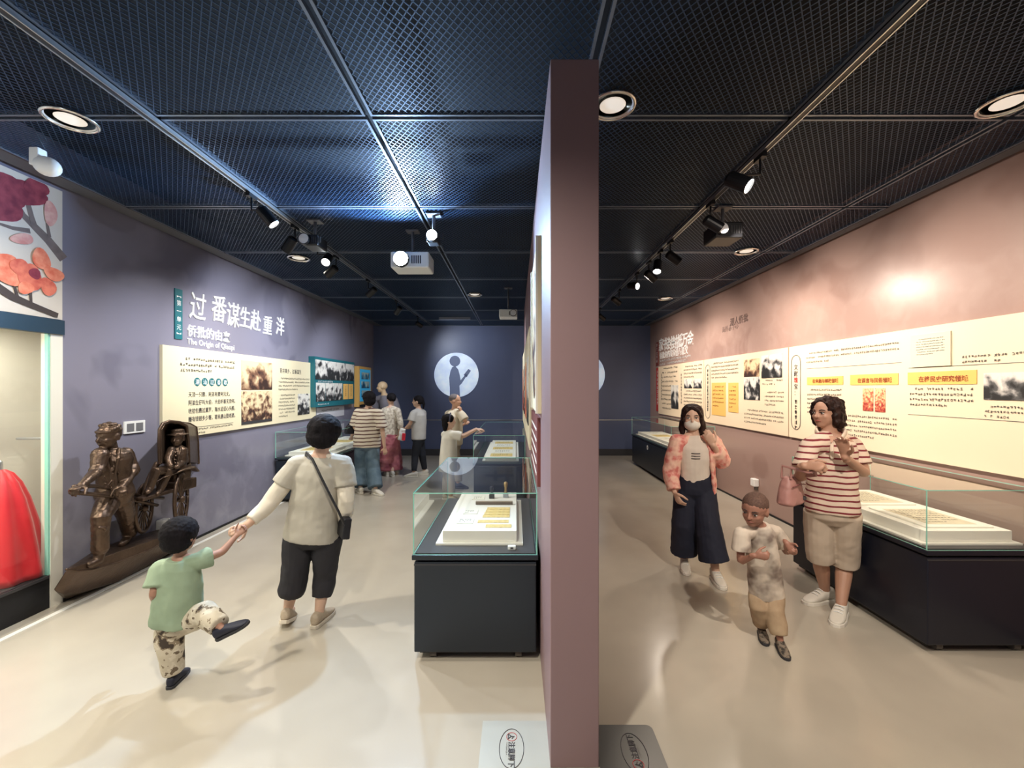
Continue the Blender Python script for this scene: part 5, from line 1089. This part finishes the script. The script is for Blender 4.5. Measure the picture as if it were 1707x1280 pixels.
def wheel(px, py, hw, hh_, off, tilt):
    c = RK(px, py, off); a = hw*c.y**2/(F*-XL); b = hh_*c.y/F
    f = lambda r, t_: c+V((tilt*math.cos(t_)*r, math.cos(t_)*a*r, math.sin(t_)*b*r)); w_ = MB()
    MB().tube([f(1, 2*math.pi*k/36) for k in range(37)], .016, 8, dome=False).build('wheel_rim', M['bronze'], rk, smooth=True)
    for k in range(16): MB().tube([f(.1, 2*math.pi*k/16), f(1, 2*math.pi*k/16)], .0065, 6).build('spoke', M['bronze'], rk, smooth=True)
    MB().ell(c, (.035,.035,.035)).build('hub', M['bronze'], rk, smooth=True)
wheel(302, 832, 23, 44, .30, -.06); wheel(240, 847, 24, 39, .16, -.05)
hd = [(266,772),(265,740),(266,716),(271,706),(282,702),(300,704),(311,710),(314,735),(315,770)]
mb = MB(); fr_ = [RK(x, y, .30) for x, y in hd]; bk_ = [RK(x+16, y+2, .03) for x, y in hd]
n_ = len(hd); mb.add(fr_+bk_, [(i, i+1, n_+i+1, n_+i) for i in range(n_-1)]+[tuple(range(n_, 2*n_))]); o = mb.build('hood', M['bronze'], rk)
sm = o.modifiers.new('solid', 'SOLIDIFY'); sm.thickness = .018
MB().tube(fr_, .014, 8).build('hood_rim', M['bronze'], rk, smooth=True); MB().tube(bk_, .012, 8).build('hood_rib', M['bronze'], rk, smooth=True)
mb = MB(); sect(mb, [(RK(x, y, .18), V((0,1,0)), V((1,0,0)), a, b) for x, y, a, b in ((291,798,.11,.10),(291,786,.12,.11),(292,775,.12,.10))], 20, 4); mb.obox(RK(295,808,.18), Matrix.Identity(3), .2, .26, .1); fuse(mb, 'seat', M['bronze'], rk, voxel=.008, smooth=2)
mb = MB(); mb.obox(RK(250,824,.22), Matrix.Rotation(.0,3,'X'), .2, .36, .035); fuse(mb, 'foot_deck', M['bronze'], rk, voxel=.008, smooth=2)
mb = MB(); mb.tube([RK(252,806,.30), RK(268,796,.31), RK(284,790,.32), RK(300,783,.33), RK(318,779,.33), RK(328,785,.32)], [.02,.022,.028,.032,.034,.02], 10, fl=(.4,1.6)); fuse(mb, 'fender', M['bronze'], rk, voxel=.007, smooth=2)
mb = MB(); mb.tube([RK(235,830,.2), RK(252,790,.22), RK(262,772,.24), RK(268,770,.24)], [.02,.022,.025,.02], 10); fuse(mb, 'armrest', M['bronze'], rk, voxel=.007, smooth=2)
mb = MB(); S = lambda x, y, f=0: RK(x, y, .26+f); up2 = V((0,0,1)); B2 = frame(V((.3,-.95,0)), up2)
sect(mb, [(S(x, y), B2.col[0], B2.col[1], a, b) for x, y, a, b in ((292,782,.085,.07),(293,770,.085,.065),(294,757,.09,.065),(295,748,.085,.055),(295,743,.04,.04))], 18)
mb.tube([S(295,748), S(296,737)], [.035,.03], 10); head_form(mb, S(296,731,.02), B2, .15); mb.lathe([(.085,.038),(.083,.046),(.055,.05),(.052,.085),(.04,.092),(.005,.094)], S(296,731,.02), 20, B2)
mb.tube([S(286,750,.02), S(280,765,.06), S(283,775,.1)], [.036,.03,.022], 10); mb.tube([S(306,752,-.01), S(309,768,.04), S(296,777,.1)], [.036,.03,.022], 10)
mb.ell(S(284,776,.11), (.025,.025,.02)); mb.ell(S(294,778,.11), (.025,.025,.02))
for a_, b_, c_ in (((287,783),(259,786),(250,814)), ((297,784),(279,787),(267,817))): mb.tube([S(*a_), S(b_[0], b_[1], .06), S(c_[0], c_[1], .03)], [.045,.042,.03], 12); mb.tube([S(c_[0], c_[1]+2, .03), S(c_[0]-4, c_[1]+6, .06)], [.025,.02], 10)
for k in range(4): mb.ell(S(293,754+k*6,.07), (.008,.008,.008))
for q_ in (-1, 1): mb.tube([S(295,746,.03)+B2.col[0]*.03*q_, S(294,757,.07)+B2.col[0]*.022*q_, S(293,772,.075)+B2.col[0]*.012*q_], .007, 8)
fuse(mb, 'passenger', M['bronze'], rk, voxel=.005, smooth=1, rough=.002, rscale=30)
